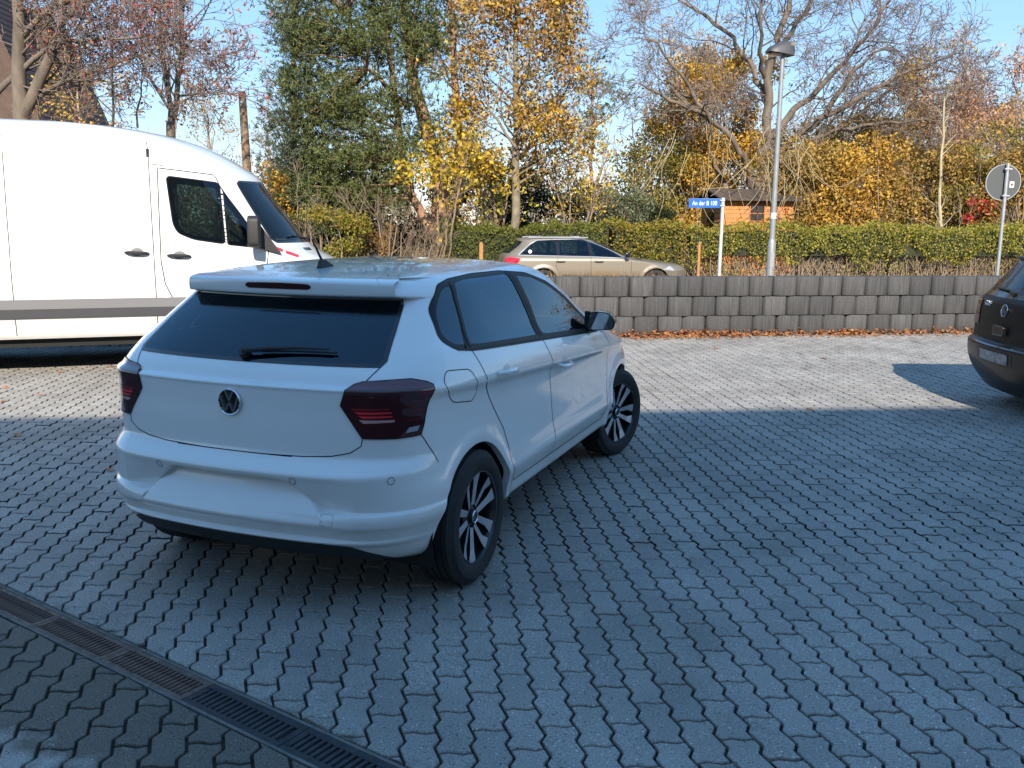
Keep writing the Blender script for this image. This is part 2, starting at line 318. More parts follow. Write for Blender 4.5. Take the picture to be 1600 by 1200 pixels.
def build_pavers():
    base = np.array(stone(0, 0)); c0 = base.mean(0)
    items = []
    for k in range(-75, 105):
        for n in range(-22, 60):
            u = U0 + (k + .5)*PC; v = V0 + (n + .5)*LC + (LC/2 if k % 2 else 0)
            p = pv2w(u, v)
            if p[1] < 1.2 or p[1] > 15 or abs(p[0]) > 1.0 + .72*p[1]: continue
            if (p - W0) @ WN > -.05: continue
            items.append((k, n, u, v, p))
    M = np.array([[PU[0], PV[0]], [PU[1], PV[1]]])
    # projected place in the picture
    vis = []
    for it in items:
        p = it[4]; q = np.array([p[0], p[1], -CAM_H]); d = q[1]*math.cos(CAM_PITCH) - q[2]*math.sin(CAM_PITCH); up = q[1]*math.sin(CAM_PITCH) + q[2]*math.cos(CAM_PITCH)
        x = CAM_F*q[0]/d; y = -CAM_F*up/d
        ins = abs(x) < 815 and y < 615
        # hidden under the car
        vis.append((0 if ins else 1, d))
    order = sorted(range(len(items)), key=lambda i: vis[i]); near = set(order[:300])
    sV, sF = stone_mesh([(x - c0[0], y - c0[1]) for x, y in base]); par = {}
    base1 = np.array(stone(1, 0)); c1 = base1.mean(0); s1V, s1F = stone_mesh([(x - c1[0], y - c1[1]) for x, y in base1])
    def to_world(V, c): return [(*(pv2w(v[0], v[1]) + c), v[2]) for v in V]
    shared = []
    for (VV, FF) in ((sV, sF), (s1V, s1F)):
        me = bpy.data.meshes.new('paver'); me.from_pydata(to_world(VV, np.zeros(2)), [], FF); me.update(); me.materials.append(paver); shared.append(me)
    lowV = [np.array(stone_mesh([(x - c[0], y - c[1]) for x, y in bb], True)[0]) for bb, c in ((base, c0), (base1, c1))]
    lowF = [stone_mesh([(x - c[0], y - c[1]) for x, y in bb], True)[1] for bb, c in ((base, c0), (base1, c1))]
    bigV = []; bigF = []; nb = 0
    for i, (k, n, u, v, p) in enumerate(items):
        r = np.random.default_rng((k + 500)*1000 + n + 100)
        dz = float(r.normal(0, .0012)); tx, ty = r.normal(0, .0035, 2)
        s = (p - D0) @ DN
        if -.16 < s < DW + .16:                    # cut along the drain
            out = stone(k, n); w = [tuple(pv2w(a, b)) for a, b in out]
            res = []
            for p0, nn in ((D0 - DN*.004, -DN), (D0 + DN*(DW + .004), DN)):
                c = clip(w, p0, nn)
                if len(c) >= 3:
                    A = np.array(c); ar = .5*abs(np.dot(A[:, 0], np.roll(A[:, 1], 1)) - np.dot(A[:, 1], np.roll(A[:, 0], 1)))
                    # drop doubled points
                    A = [A[j] for j in range(len(A)) if np.linalg.norm(A[j] - A[j-1]) > .004]
                    if ar > .0012 and len(A) >= 3: res.append(A)
            for A in res:
                VV, FF = stone_mesh([tuple(a) for a in A], False)
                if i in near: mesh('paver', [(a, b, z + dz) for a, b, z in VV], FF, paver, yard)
                else: bigV += [(a, b, z + dz) for a, b, z in VV]; bigF += [tuple(q + nb for q in f) for f in FF]; nb = len(bigV)
            continue
        par_ = k % 2; sh = shared[par_]
        cc = pv2w(*( (c0 if par_ == 0 else c1) + np.array([(k - par_)*PC, n*LC]) ))
        if i in near:
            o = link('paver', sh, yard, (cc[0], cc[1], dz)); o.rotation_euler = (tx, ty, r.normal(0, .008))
        else:
            VV = lowV[par_]; ang = r.normal(0, .008); ca, sa = math.cos(ang), math.sin(ang)
            for a, b, z in VV:
                q = pv2w(a*ca - b*sa, a*sa + b*ca) + cc
                bigV.append((q[0], q[1], z + dz + tx*b - ty*a))
            bigF += [tuple(q + nb for q in f) for f in lowF[par_]]; nb = len(bigV)
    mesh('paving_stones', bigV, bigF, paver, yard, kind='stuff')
build_pavers()
# drain channel with slotted gratings
def build_drain():
    c = D0 + DN*DW/2
    root = empty('drain_channel', (c[0], c[1], 0), math.atan2(DD[1], DD[0]), label='slotted metal drainage channel running diagonally through the paving', cat='drain')
    rust = mat('rusty_cast_iron', (.185, .125, .10), .8, metal=.1, noise=.5, nscale=25, bump=.4, bscale=90, col2=(.085, .055, .045))
    iron = mat('dark_cast_iron', (.050, .053, .060), .62, metal=.3, noise=.4, nscale=18, bump=.3, bscale=120)
    conc = mat('channel_edge', (.16, .155, .145), .9, noise=.4, nscale=20)
    h = DW/2
    b = MB(); b.box(-2.2, -h + .018, -.16, 4.2, h - .018, -.11); b.build('channel_trough', M_['under'], root)
    for s in (-1, 1):
        b = MB(); b.box(-2.2, s*h - (.012 if s > 0 else 0), -.12, 4.2, s*h + (.012 if s < 0 else 0), -.002); b.build('channel_edge', conc, root)
    x = -2.2; sec = .5
    for k in range(12):
        x0 = -1.95 + k*sec; x1 = x0 + sec - .004; old = x0 < 1.3
        m = rust if old else iron; hh = h - .013; rail = .020 if old else .026
        g = MB()
        for s in (-1, 1): g.box(x0, s*hh - (rail if s > 0 else 0), -.022, x1, s*hh + (rail if s < 0 else 0), -.004)
        for xa in (x0, x1 - .024): g.box(xa, -hh + rail, -.022, xa + .024, hh - rail, -.0045)
        for s in (-1, 1): g.lathe([(.0005, -.002), (.007, -.002), (.008, -.004)], 10, axis='z', M=Matrix.Translation((x0 + .012, s*(hh - rail*.5 - .012), 0)))
        gr = g.build('grating', m, root)
        pitch = .0232 if old else .027; n = int((sec - .052)/pitch); w = pitch*(.50 if old else .66)
        bar = None
        for i in range(n):
            if bar is None:
                q = MB(); q.add([(-w/2, -hh + rail, -.020), (w/2, -hh + rail, -.020), (w/2, hh - rail, -.020), (-w/2, hh - rail, -.020), (-w/2 + .002, -hh + rail, -.005), (w/2 - .002, -hh + rail, -.005), (w/2 - .002, hh - rail, -.005), (-w/2 + .002, hh - rail, -.005)], [(3,2,1,0),(4,5,6,7),(0,1,5,4),(1,2,6,5),(2,3,7,6),(3,0,4,7)])
                bar = q.build('bar', m, gr)
            else: bar = link('bar', bar.data, gr)
            bar.location = (x0 + .026 + pitch*(i + .5), 0, 0)
    return root
build_drain()
# terrain, road, bank behind the wall
soil = mat('grassy_soil', (.085, .085, .035), .95, noise=.6, nscale=3, bump=.8, bscale=20, col2=(.06, .042, .025))
n = 60; gx = np.linspace(-1, 1, n); gx = np.sign(gx)*np.abs(gx)**2.2*600
X, Y = np.meshgrid(gx, gx + 20); Z = -.20 + .012*np.clip(np.abs(Y - 20) - 60, 0, 200)*0 + np.where(np.hypot(X, Y - 15) < 40, 0, rng.normal(0, .25, X.shape)); Z = np.minimum(Z, -.16)
idx = np.arange(n*n).reshape(n, n); F = np.stack([idx[:-1, :-1], idx[:-1, 1:], idx[1:, 1:], idx[1:, :-1]], -1).reshape(-1, 4)
mesh('ground', np.stack([X, Y, Z], -1).reshape(-1, 3), F, soil, smooth=True, kind='structure')
asph = mat('asphalt', (.055, .055, .057), .9, noise=.35, nscale=6, bump=.5, bscale=150)
rd = []
for s in (-60., 80.): rd += [wallp(s, 6.2, -.13), wallp(s, 11.2, -.13)]
mesh('road', rd, [(0, 2, 3, 1)], asph, kind='structure')
b = MB(); P = [(6.0, -.18), (6.0, -.01), (6.2, -.01), (6.2, -.18)]
V = [wallp(s, t, z) for s in (-60., 80.) for t, z in P]; b.add(V, [(0,1,5,4),(1,2,6,5),(2,3,7,6)]); b.build('kerb', mat('kerb_stone', (.26, .255, .245), .85, noise=.3, nscale=5), kind='structure')
def bank_h(t): return float(np.interp(t, [.10, .35, 1.2, 2.4, 4.5, 6.0], [.80, .81, .70, .42, .03, -.06]))
ss = np.linspace(-17, 15, 65); tt = np.linspace(.22, 6.02, 30); V = []
for s in ss:
    for t in tt: V.append(wallp(s, t, bank_h(t) + rng.normal(0, .012)))
idx = np.arange(len(V)).reshape(len(ss), len(tt)); F = np.stack([idx[:-1, :-1], idx[1:, :-1], idx[1:, 1:], idx[:-1, 1:]], -1).reshape(-1, 4)
mesh('grass_bank', V, F, soil, smooth=True, kind='structure')
# ------------------------------------------------------------------ retaining wall of concrete blocks
def block_mat():
    m, N, L, b = nmat('ribbed_concrete_block')
    tc = N.new('ShaderNodeTexCoord'); oi = N.new('ShaderNodeObjectInfo'); sx = N.new('ShaderNodeVectorMath'); sx.operation = 'ADD'
    L.new(tc.outputs['Object'], sx.inputs[0]); sc = N.new('ShaderNodeVectorMath'); sc.operation = 'SCALE'; sc.inputs[0].default_value = (7.3, 3.1, 5.7); L.new(oi.outputs['Random'], sc.inputs['Scale']); L.new(sc.outputs[0], sx.inputs[1])
    mp = N.new('ShaderNodeMapping'); mp.inputs['Scale'].default_value = (60, 60, 2.2); L.new(sx.outputs[0], mp.inputs[0])
    n1 = N.new('ShaderNodeTexNoise'); n1.inputs['Scale'].default_value = 1.0; n1.inputs['Detail'].default_value = 3; L.new(mp.outputs[0], n1.inputs['Vector'])
    mk = N.new('ShaderNodeTexNoise'); mk.inputs['Scale'].default_value = 5.; L.new(sx.outputs[0], mk.inputs['Vector'])
    n2 = N.new('ShaderNodeTexNoise'); n2.inputs['Scale'].default_value = 120; n2.inputs['Detail'].default_value = 3; L.new(sx.outputs[0], n2.inputs['Vector'])
    mx = N.new('ShaderNodeMixRGB'); L.new(mk.outputs['Fac'], mx.inputs[0]); L.new(n1.outputs['Fac'], mx.inputs[1]); L.new(n2.outputs['Fac'], mx.inputs[2])
    rp = N.new('ShaderNodeValToRGB'); rp.color_ramp.elements[0].position = .36; rp.color_ramp.elements[0].color = (.040,.040,.042,1); rp.color_ramp.elements[1].position = .68; rp.color_ramp.elements[1].color = (.108,.108,.110,1); L.new(mx.outputs[0], rp.inputs[0])
    r2 = N.new('ShaderNodeValToRGB'); r2.color_ramp.elements[0].color = (.70,.70,.70,1); r2.color_ramp.elements[1].color = (1.10,1.09,1.07,1); L.new(oi.outputs['Random'], r2.inputs[0])
    m2 = N.new('ShaderNodeMixRGB'); m2.blend_type = 'MULTIPLY'; m2.inputs[0].default_value = 1; L.new(rp.outputs[0], m2.inputs[1]); L.new(r2.outputs[0], m2.inputs[2]); L.new(m2.outputs[0], b.inputs['Base Color'])
    b.inputs['Roughness'].default_value = .92
    bp = N.new('ShaderNodeBump'); bp.inputs['Strength'].default_value = .5; bp.inputs['Distance'].default_value = .010; L.new(mx.outputs[0], bp.inputs['Height']); L.new(bp.outputs[0], b.inputs['Normal'])
    return m
def build_wall():
    bm_ = block_mat(); a = wallp(0, 0)
    root = empty('retaining_wall', a, math.atan2(WD[1], WD[0]), label='low retaining wall of three courses of dark grey concrete blocks', cat='wall')
    bw, bh = .3755, .290; shapes = []
    for k in range(4):
        r = np.random.default_rng(k); w = bw/2 - .004
        plan = [(-w + .02, .30), (-w, .26), (-w, .060), (-w + .010, .030), (-w + .032, .010), (-w + .075, -.003), (-.04, -.014 + r.normal(0, .004)), (.04, -.014 + r.normal(0, .004)), (w - .075, -.003), (w - .032, .010), (w - .010, .030), (w, .060), (w, .26), (w - .02, .30)]
        m = MB(); n = len(plan); V = []
        for z, s in ((.002, .006), (.010, 0), (bh - .016, 0), (bh - .004, .008)): V += [(x*(1 - s*1.5), y + s + r.normal(0, .0012), z) for x, y in plan]
        F = [(j*n + i, j*n + (i+1) % n, (j+1)*n + (i+1) % n, (j+1)*n + i) for j in range(3) for i in range(n)] + [tuple(range(n))[::-1], tuple(range(3*n, 4*n))]
        m.add(V, F); o = m.build('block', bm_, root, True); shapes.append(o.data); bpy.data.objects.remove(o, do_unlink=True)
    for c in range(3):
        for i in range(-40, 34):
            s = (i + (.20, .60, .0)[c])*bw + .12; r = np.random.default_rng(c*1000 + i + 100)
            if c == 0 and i % 9 == 4 and False: continue
            o = link('block', shapes[int(r.integers(4))], root, (s, .012*c + r.normal(0, .009), c*(bh + .003) + r.normal(0, .0015))); o.rotation_euler = (r.normal(0, .006), r.normal(0, .004), r.normal(0, .022))
    return root
build_wall()
# ------------------------------------------------------------------ lofted car bodies
def pchip(keys):
    xs = np.array([k[0] for k in keys], float); ys = np.array([k[1] for k in keys], float)
    h = np.diff(xs); d = np.diff(ys) / h
    m = np.zeros_like(ys); m[0] = d[0]; m[-1] = d[-1]
    for i in range(1, len(xs) - 1):
        if d[i-1] * d[i] > 0:
            w1 = 2*h[i] + h[i-1]; w2 = h[i] + 2*h[i-1]
            m[i] = (w1 + w2) / (w1/d[i-1] + w2/d[i])
    def f(x):
        x = np.clip(np.asarray(x, float), xs[0], xs[-1])
        i = np.clip(np.searchsorted(xs, x, side='right') - 1, 0, len(xs) - 2)
        t = (x - xs[i]) / h[i]
        return ((1+2*t)*(1-t)**2*ys[i] + t*(1-t)**2*h[i]*m[i] + t*t*(3-2*t)*ys[i+1] + t*t*(t-1)*h[i]*m[i+1])
    return f
def sstep(t):
    t = np.clip(t, 0, 1); return t*t*(3-2*t)
def pip(px, py, poly):
    ins = np.zeros(px.shape, bool); n = len(poly); j = n - 1
    for i in range(n):
        xi, yi = poly[i]; xj, yj = poly[j]
        if yi != yj:
            c = ((yi > py) != (yj > py)) & (px < (xj-xi)*(py-yi)/(yj-yi) + xi)
            ins ^= c
        j = i
    return ins
def near_poly(p, polys):
    best = None; bd = 1e9
    for poly in polys:
        A = np.asarray(poly); B = np.roll(A, -1, 0); d = B - A
        t = np.clip(((p - A)*d).sum(1) / np.maximum((d*d).sum(1), 1e-12), 0, 1)
        Q = A + d*t[:, None]; dd = ((Q - p)**2).sum(1); k = dd.argmin()
        if dd[k] < bd: bd = dd[k]; best = Q[k]
    return best, bd**.5
class Body:
    """half outline per height level: rear curve, rear corner, side, front corner, front curve"""
    def __init__(s, rear, side, front, cr, cf, zs, n=(74, 30, 185, 8, 24), ysplit=None):
        s.zs = np.array(zs, float); s.f = (rear, side, front, cr, cf, n); s.ysplit = ysplit
        s.O = np.array([s.outline(z) for z in s.zs])
        seg = np.hypot(np.diff(s.O[:, :, 0], axis=1), np.diff(s.O[:, :, 1], axis=1))
        seg[:, :n[0] - 1] = np.abs(np.diff(s.O[:, :n[0], 1], axis=1))*1.012      # across the rear, measured without the relief
        W = np.concatenate([np.zeros((len(s.zs), 1)), np.cumsum(seg, 1)], 1)
        # along the side the measure is x plus a slowly changing offset, so outlines stay smooth over small relief
        a, b, c = n[0] - 1, n[0] + n[1], n[0] + n[1] + n[2]
        C = W[:, b] - s.O[:, b, 0]; g = np.exp(-.5*((s.zs[:, None] - s.zs[None])/.07)**2)*np.gradient(s.zs)[None]; C = (g @ C)/g.sum(1)
        new = W.copy(); new[:, b:c] = C[:, None] + s.O[:, b:c, 0]
        t = (W[:, a:b] - W[:, a:a+1])/(W[:, b:b+1] - W[:, a:a+1]); new[:, a:b] = W[:, a:a+1] + t*(new[:, b:b+1] - W[:, a:a+1])
        new[:, c:] = new[:, c-1:c] + (W[:, c:] - W[:, c-1:c]); s.W = new
    def outline(s, z):
        rear, side, front, cr, cf, n = s.f
        xc, yc = float(rear(0.6, z)), .7
        for _ in range(12):
            yc = float(side(xc, z)); xc = float(rear(yc, z))
        xd, yd = float(front(0.6, z)), .7
        for _ in range(12):
            yd = float(side(xd, z)); xd = float(front(yd, z))
        L = xd - xc
        r1, r2 = cr(z); r3, r4 = cf(z)
        r1 = min(r1, .8*yc); r4 = min(r4, .8*yd); r2 = min(r2, .42*L); r3 = min(r3, .42*L)
        ya = np.linspace(0, yc - r1, n[0])
        if s.ysplit:                                 # a row of vertices follows the edge of the plate recess
            e = s.ysplit(z); k = int(n[0]*.5); ya = np.concatenate([np.linspace(0, e - .008, k), e + np.array([-.003, .003]), np.linspace(e + .008, yc - r1, n[0] - k - 2)])
        A = np.stack([rear(ya, z) + 0*ya, ya], 1)
        xs = np.linspace(xc + r2, xd - r3, n[2]); S = np.stack([xs, side(xs, z) + 0*xs], 1)
        yb = np.linspace(yd - r4, 0, n[4]); B = np.stack([front(yb, z) + 0*yb, yb], 1)
        def bez(p, c, q, k):
            t = np.linspace(0, 1, k + 2)[1:-1, None]
            return (1-t)**2*p + 2*t*(1-t)*c + t*t*q
        c1 = bez(A[-1], np.array([xc, yc]), S[0], n[1]); c2 = bez(S[-1], np.array([xd, yd]), B[0], n[3])
        return np.concatenate([A, c1, S, c2, B], 0)
    def S(s, w, z):
        z = min(max(z, s.zs[0]), s.zs[-1] - 1e-6)
        i = int(np.searchsorted(s.zs, z, side='right') - 1); i = min(max(i, 0), len(s.zs) - 2)
        t = (z - s.zs[i]) / (s.zs[i+1] - s.zs[i]); p = []
        for k in (i, i + 1):
            if w < 0: p.append((np.interp(-w, s.W[k], s.O[k, :, 0]), -np.interp(-w, s.W[k], s.O[k, :, 1])))
            else: p.append((np.interp(w, s.W[k], s.O[k, :, 0]), np.interp(w, s.W[k], s.O[k, :, 1])))
        return np.array([p[0][0]*(1-t) + p[1][0]*t, p[0][1]*(1-t) + p[1][1]*t, z])
    def N(s, w, z, e=.008):
        a = s.S(w + e, z) - s.S(w - e, z); b = s.S(w, z + e) - s.S(w, z - e)
        n = np.cross(b, a); l = np.linalg.norm(n)
        n = n / l if l > 1e-12 else np.array([0, 1., 0])
        return n
    def w_of_x(s, x, z):          # side portion: station at a given x
        i = int(np.clip(np.searchsorted(s.zs, z) - 1, 0, len(s.zs) - 2)); n = s.f[5]
        t = min(max((z - s.zs[i]) / (s.zs[i+1] - s.zs[i]), 0), 1)
        a = n[0] - 3; b = len(s.O[i]) - n[4] - n[3] // 2
        w = [np.interp(x, s.O[k, a:b, 0], s.W[k, a:b]) for k in (i, i + 1)]
        return w[0]*(1-t) + w[1]*t
    def w_of_y(s, y, z):          # rear portion
        i = int(np.clip(np.searchsorted(s.zs, z) - 1, 0, len(s.zs) - 2)); n = s.f[5]
        t = min(max((z - s.zs[i]) / (s.zs[i+1] - s.zs[i]), 0), 1); b = n[0] + n[1]
        w = [np.interp(abs(y), s.O[k, :b, 1], s.W[k, :b]) for k in (i, i + 1)]
        return (w[0]*(1-t) + w[1]*t) * (1 if y >= 0 else -1)
    def w_of_yf(s, y, z):         # front portion
        i = int(np.clip(np.searchsorted(s.zs, z) - 1, 0, len(s.zs) - 2)); n = s.f[5]
        t = min(max((z - s.zs[i]) / (s.zs[i+1] - s.zs[i]), 0), 1); b = len(s.O[i]) - n[4] - n[3]
        w = [np.interp(-abs(y), -s.O[k, b:, 1], s.W[k, b:]) for k in (i, i + 1)]
        return w[0]*(1-t) + w[1]*t
    def side_poly(s, pts, step=.03, closed=True): return [(s.w_of_x(x, z), z) for x, z in dens(pts, step, closed)]
    def rear_poly(s, pts, step=.03, closed=True): return [(s.w_of_y(y, z), z) for y, z in dens(pts, step, closed)]
    def front_poly(s, pts, step=.03, closed=True): return [(s.w_of_yf(y, z), z) for y, z in dens(pts, step, closed)]
def dens(pts, step=.03, closed=True):
    out = []; n = len(pts)
    for i in range(n if closed else n - 1):
        a = pts[i]; b = pts[(i+1) % n]; k = max(1, int(math.hypot(b[0]-a[0], b[1]-a[1]) / step))
        for j in range(k): out.append((a[0] + (b[0]-a[0])*j/k, a[1] + (b[1]-a[1])*j/k))
    if not closed: out.append(tuple(pts[-1]))
    return out
def rounded(pts, r=.03, k=5):
    out = []; n = len(pts)
    for i in range(n):
        p = np.array(pts[i-1], float); c = np.array(pts[i], float); q = np.array(pts[(i+1) % n], float)
        a = p - c; b = q - c; la = np.linalg.norm(a); lb = np.linalg.norm(b); rr = min(r, .45*la, .45*lb)
        A = c + a/la*rr; B = c + b/lb*rr
        for t in np.linspace(0, 1, k): out.append(tuple((1-t)**2*A + 2*t*(1-t)*c + t*t*B))
    return out
# ---- white hatchback: x forward from the rear axle, y left, z up
AX = 2.55
def zrange(*segs):
    out = []
    for a, b, st in segs: out += list(np.arange(a, b - 1e-9, st))
    return out + [segs[-1][1]]
_xo = pchip([(.15,-.28),(.20,-.40),(.235,-.53),(.26,-.60),(.30,-.642),(.333,-.662),(.345,-.685),(.355,-.691),(.365,-.674),(.41,-.694),(.422,-.714),(.45,-.713),(.476,-.694),(.486,-.652),(.52,-.664),(.60,-.694),(.630,-.705),(.638,-.702),(.70,-.640),(.80,-.638),(.90,-.632),(.966,-.631),(.981,-.636),(.991,-.608),(1.03,-.580),(1.07,-.540),(1.20,-.380),(1.300,-.243),(1.317,-.222),(1.324,-.272),(1.332,-.282),(1.388,-.286),(1.397,-.268),(1.406,-.205),(1.418,-.08),(1.43,.07),(1.445,.28),(1.4525,.47),(1.457,.66)])
_xi = pchip([(.15,-.51),(.42,-.704),(.43,-.712),(.46,-.700),(.585,-.646),(.598,-.650),(.611,-.696),(.630,-.705),(.7,-.640)])
_bow = pchip([(.15,.10),(.35,.085),(.50,.08),(.64,.085),(.80,.085),(.95,.085),(1.07,.11),(1.30,.16),(1.317,.165),(1.328,.14),(1.38,.15),(1.40,.2),(1.43,.3),(1.457,.5)])
_bow4 = pchip([(.15,.05),(.4,.04),(.64,.05),(.9,.05),(1.0,.06),(1.3,.05),(1.4,.04),(1.457,.05)])
_xm = pchip([(.30,-.645),(.345,-.672),(.42,-.697),(.50,-.702),(.60,-.704),(.635,-.703),(.655,-.690),(.70,-.640)])
_xs = pchip([(1.20,-.380),(1.30,-.243),(1.34,-.198),(1.38,-.150),(1.406,-.112),(1.418,-.075),(1.43,.07),(1.445,.28),(1.4525,.47),(1.457,.66)])
def polo_rear(y, z):
    y = np.abs(np.asarray(y, float)); xo = _xo(z)
    if .42 < z < .62:
        yw = np.interp(z, [.42,.487,.598,.617], [.48,.435,.305,.25])
        m = sstep((yw - y)/.012 + .5); xo = xo*(1-m) + _xi(z)*m
    if .33 < z < .70:                             # the relief dies away round the corners
        k = .7*sstep((y - .42)/.26); xo = xo*(1 - k) + _xm(z)*k
    if z > 1.29:                                  # the roof spoiler stands out only between the pillars
        k = sstep((.578 - y)/.022); xo = xo*k + _xs(z)*(1 - k)
    u = y/.8
    return xo + _bow(z)*u**2 + _bow4(z)*u**6
_W = pchip([(.15,.74),(.20,.800),(.28,.838),(.36,.852),(.43,.874),(.448,.878),(.50,.868),(.56,.858),(.62,.854),(.70,.851),(.80,.849),(.865,.856),(.897,.874),(.906,.8775),(.918,.8755),(.95,.867),(1.00,.848),(1.05,.822),(1.085,.795),(1.10,.785),(1.20,.735),(1.30,.682),(1.36,.645),(1.39,.610),(1.41,.565),(1.43,.485),(1.445,.38),(1.4525,.29),(1.457,.18)])
def polo_side(x, z):
    x = np.asarray(x, float)
    g = np.interp(z, [.62,.86,1.12,1.30], [0,1,1,0])
    ze = z + g*.055*(x - .75)
    y = _W(ze)
    a = np.interp(z, [.2,.9,1.07,1.3,1.45], [.055,.060,.085,.14,.10])
    y = y - a*np.clip(.35 - x, 0, 9)**2
    b = np.interp(z, [.2,.75,.95,1.1,1.4], [.06,.06,.10,.10,.12])
    y = y - b*np.clip(x - 2.0, 0, 9)**2 - np.interp(z, [1.0,1.2,1.4], [0,.03,.10])*np.clip(x - 1.1, 0, 9)**2
    y = y - .13*sstep((.300 - z)/.07)*sstep((x - .22)/.12)*sstep((2.36 - x)/.12)      # the sill tucks under between the wheels
    for ax in (0, AX):
        r = np.hypot(x - ax, z - .31)
        y = y + .013*np.exp(-((r - .375)/.045)**2)*np.interp(z, [.2,.3,.72,.85], [.4,1,1,0])
    return np.maximum(y, .05)
_xf = pchip([(.15,3.10),(.25,3.26),(.40,3.34),(.55,3.36),(.68,3.33),(.76,3.24),(.83,3.08),(.89,2.86),(.94,2.62),(.975,2.42),(1.0,2.33),(1.05,2.24),(1.15,2.07),(1.25,1.88),(1.34,1.70),(1.39,1.56),(1.415,1.44),(1.435,1.28),(1.45,1.08),(1.457,.92)])
_bf = pchip([(.15,.35),(.6,.30),(.8,.28),(.95,.20),(1.0,.20),(1.3,.22),(1.4,.25),(1.457,.3)])
def polo_front(y, z): return _xf(z) - _bf(z)*(np.abs(y)/.8)**2
def polo_cr(z): return (np.interp(z, [.2,.4,.7,.95,1.1,1.3,1.345,1.4,1.457], [.22,.24,.20,.17,.13,.08,.08,.12,.1]), np.interp(z, [.2,.4,.7,.95,1.1,1.3,1.345,1.4,1.457], [.30,.30,.24,.20,.14,.10,.10,.16,.12]))
def polo_cf(z): return (np.interp(z, [.2,.9,1.0,1.457], [.35,.35,.12,.1]), np.interp(z, [.2,.9,1.0,1.457], [.30,.25,.10,.08]))
def polo_split(z): return float(np.interp(z, [.42,.487,.598,.617,.75,1.1,1.28,1.40,1.43,1.457], [.48,.435,.305,.25,.30,.40,.556,.545,.40,.10]))
POLO = Body(polo_rear, polo_side, polo_front, polo_cr, polo_cf,
            zrange((.15,.33,.015),(.33,.37,.005),(.37,.47,.009),(.47,.50,.003),(.50,.585,.012),(.585,.65,.0042),(.65,.96,.012),(.96,1.0,.006),(1.0,1.30,.0125),(1.30,1.40,.005),(1.40,1.457,.0035)), ysplit=polo_split)
# ------------------------------------------------------------------ parts cut from a lofted body
def snap_poly(w, z, polys, cw, cz):
    """nearest crossing of the outlines straight along or straight up, measured in grid cells"""
    best = None; bd = 1.6
    for poly in polys:
        A = np.asarray(poly); Bq = np.roll(A, -1, 0)
        s = (A[:, 1] > z) != (Bq[:, 1] > z)
        if s.any():
            x = A[s, 0] + (z - A[s, 1])/(Bq[s, 1] - A[s, 1])*(Bq[s, 0] - A[s, 0]); k = np.abs(x - w).argmin(); d = abs(x[k] - w)/max(cw, 1e-5)
            if d < bd: bd = d; best = (x[k], z)
        s = (A[:, 0] > w) != (Bq[:, 0] > w)
        if s.any():
            y = A[s, 1] + (w - A[s, 0])/(Bq[s, 0] - A[s, 0])*(Bq[s, 1] - A[s, 1]); k = np.abs(y - z).argmin(); d = abs(y[k] - z)/max(cz, 1e-5)
            if d < bd: bd = d; best = (w, y[k])
    return best
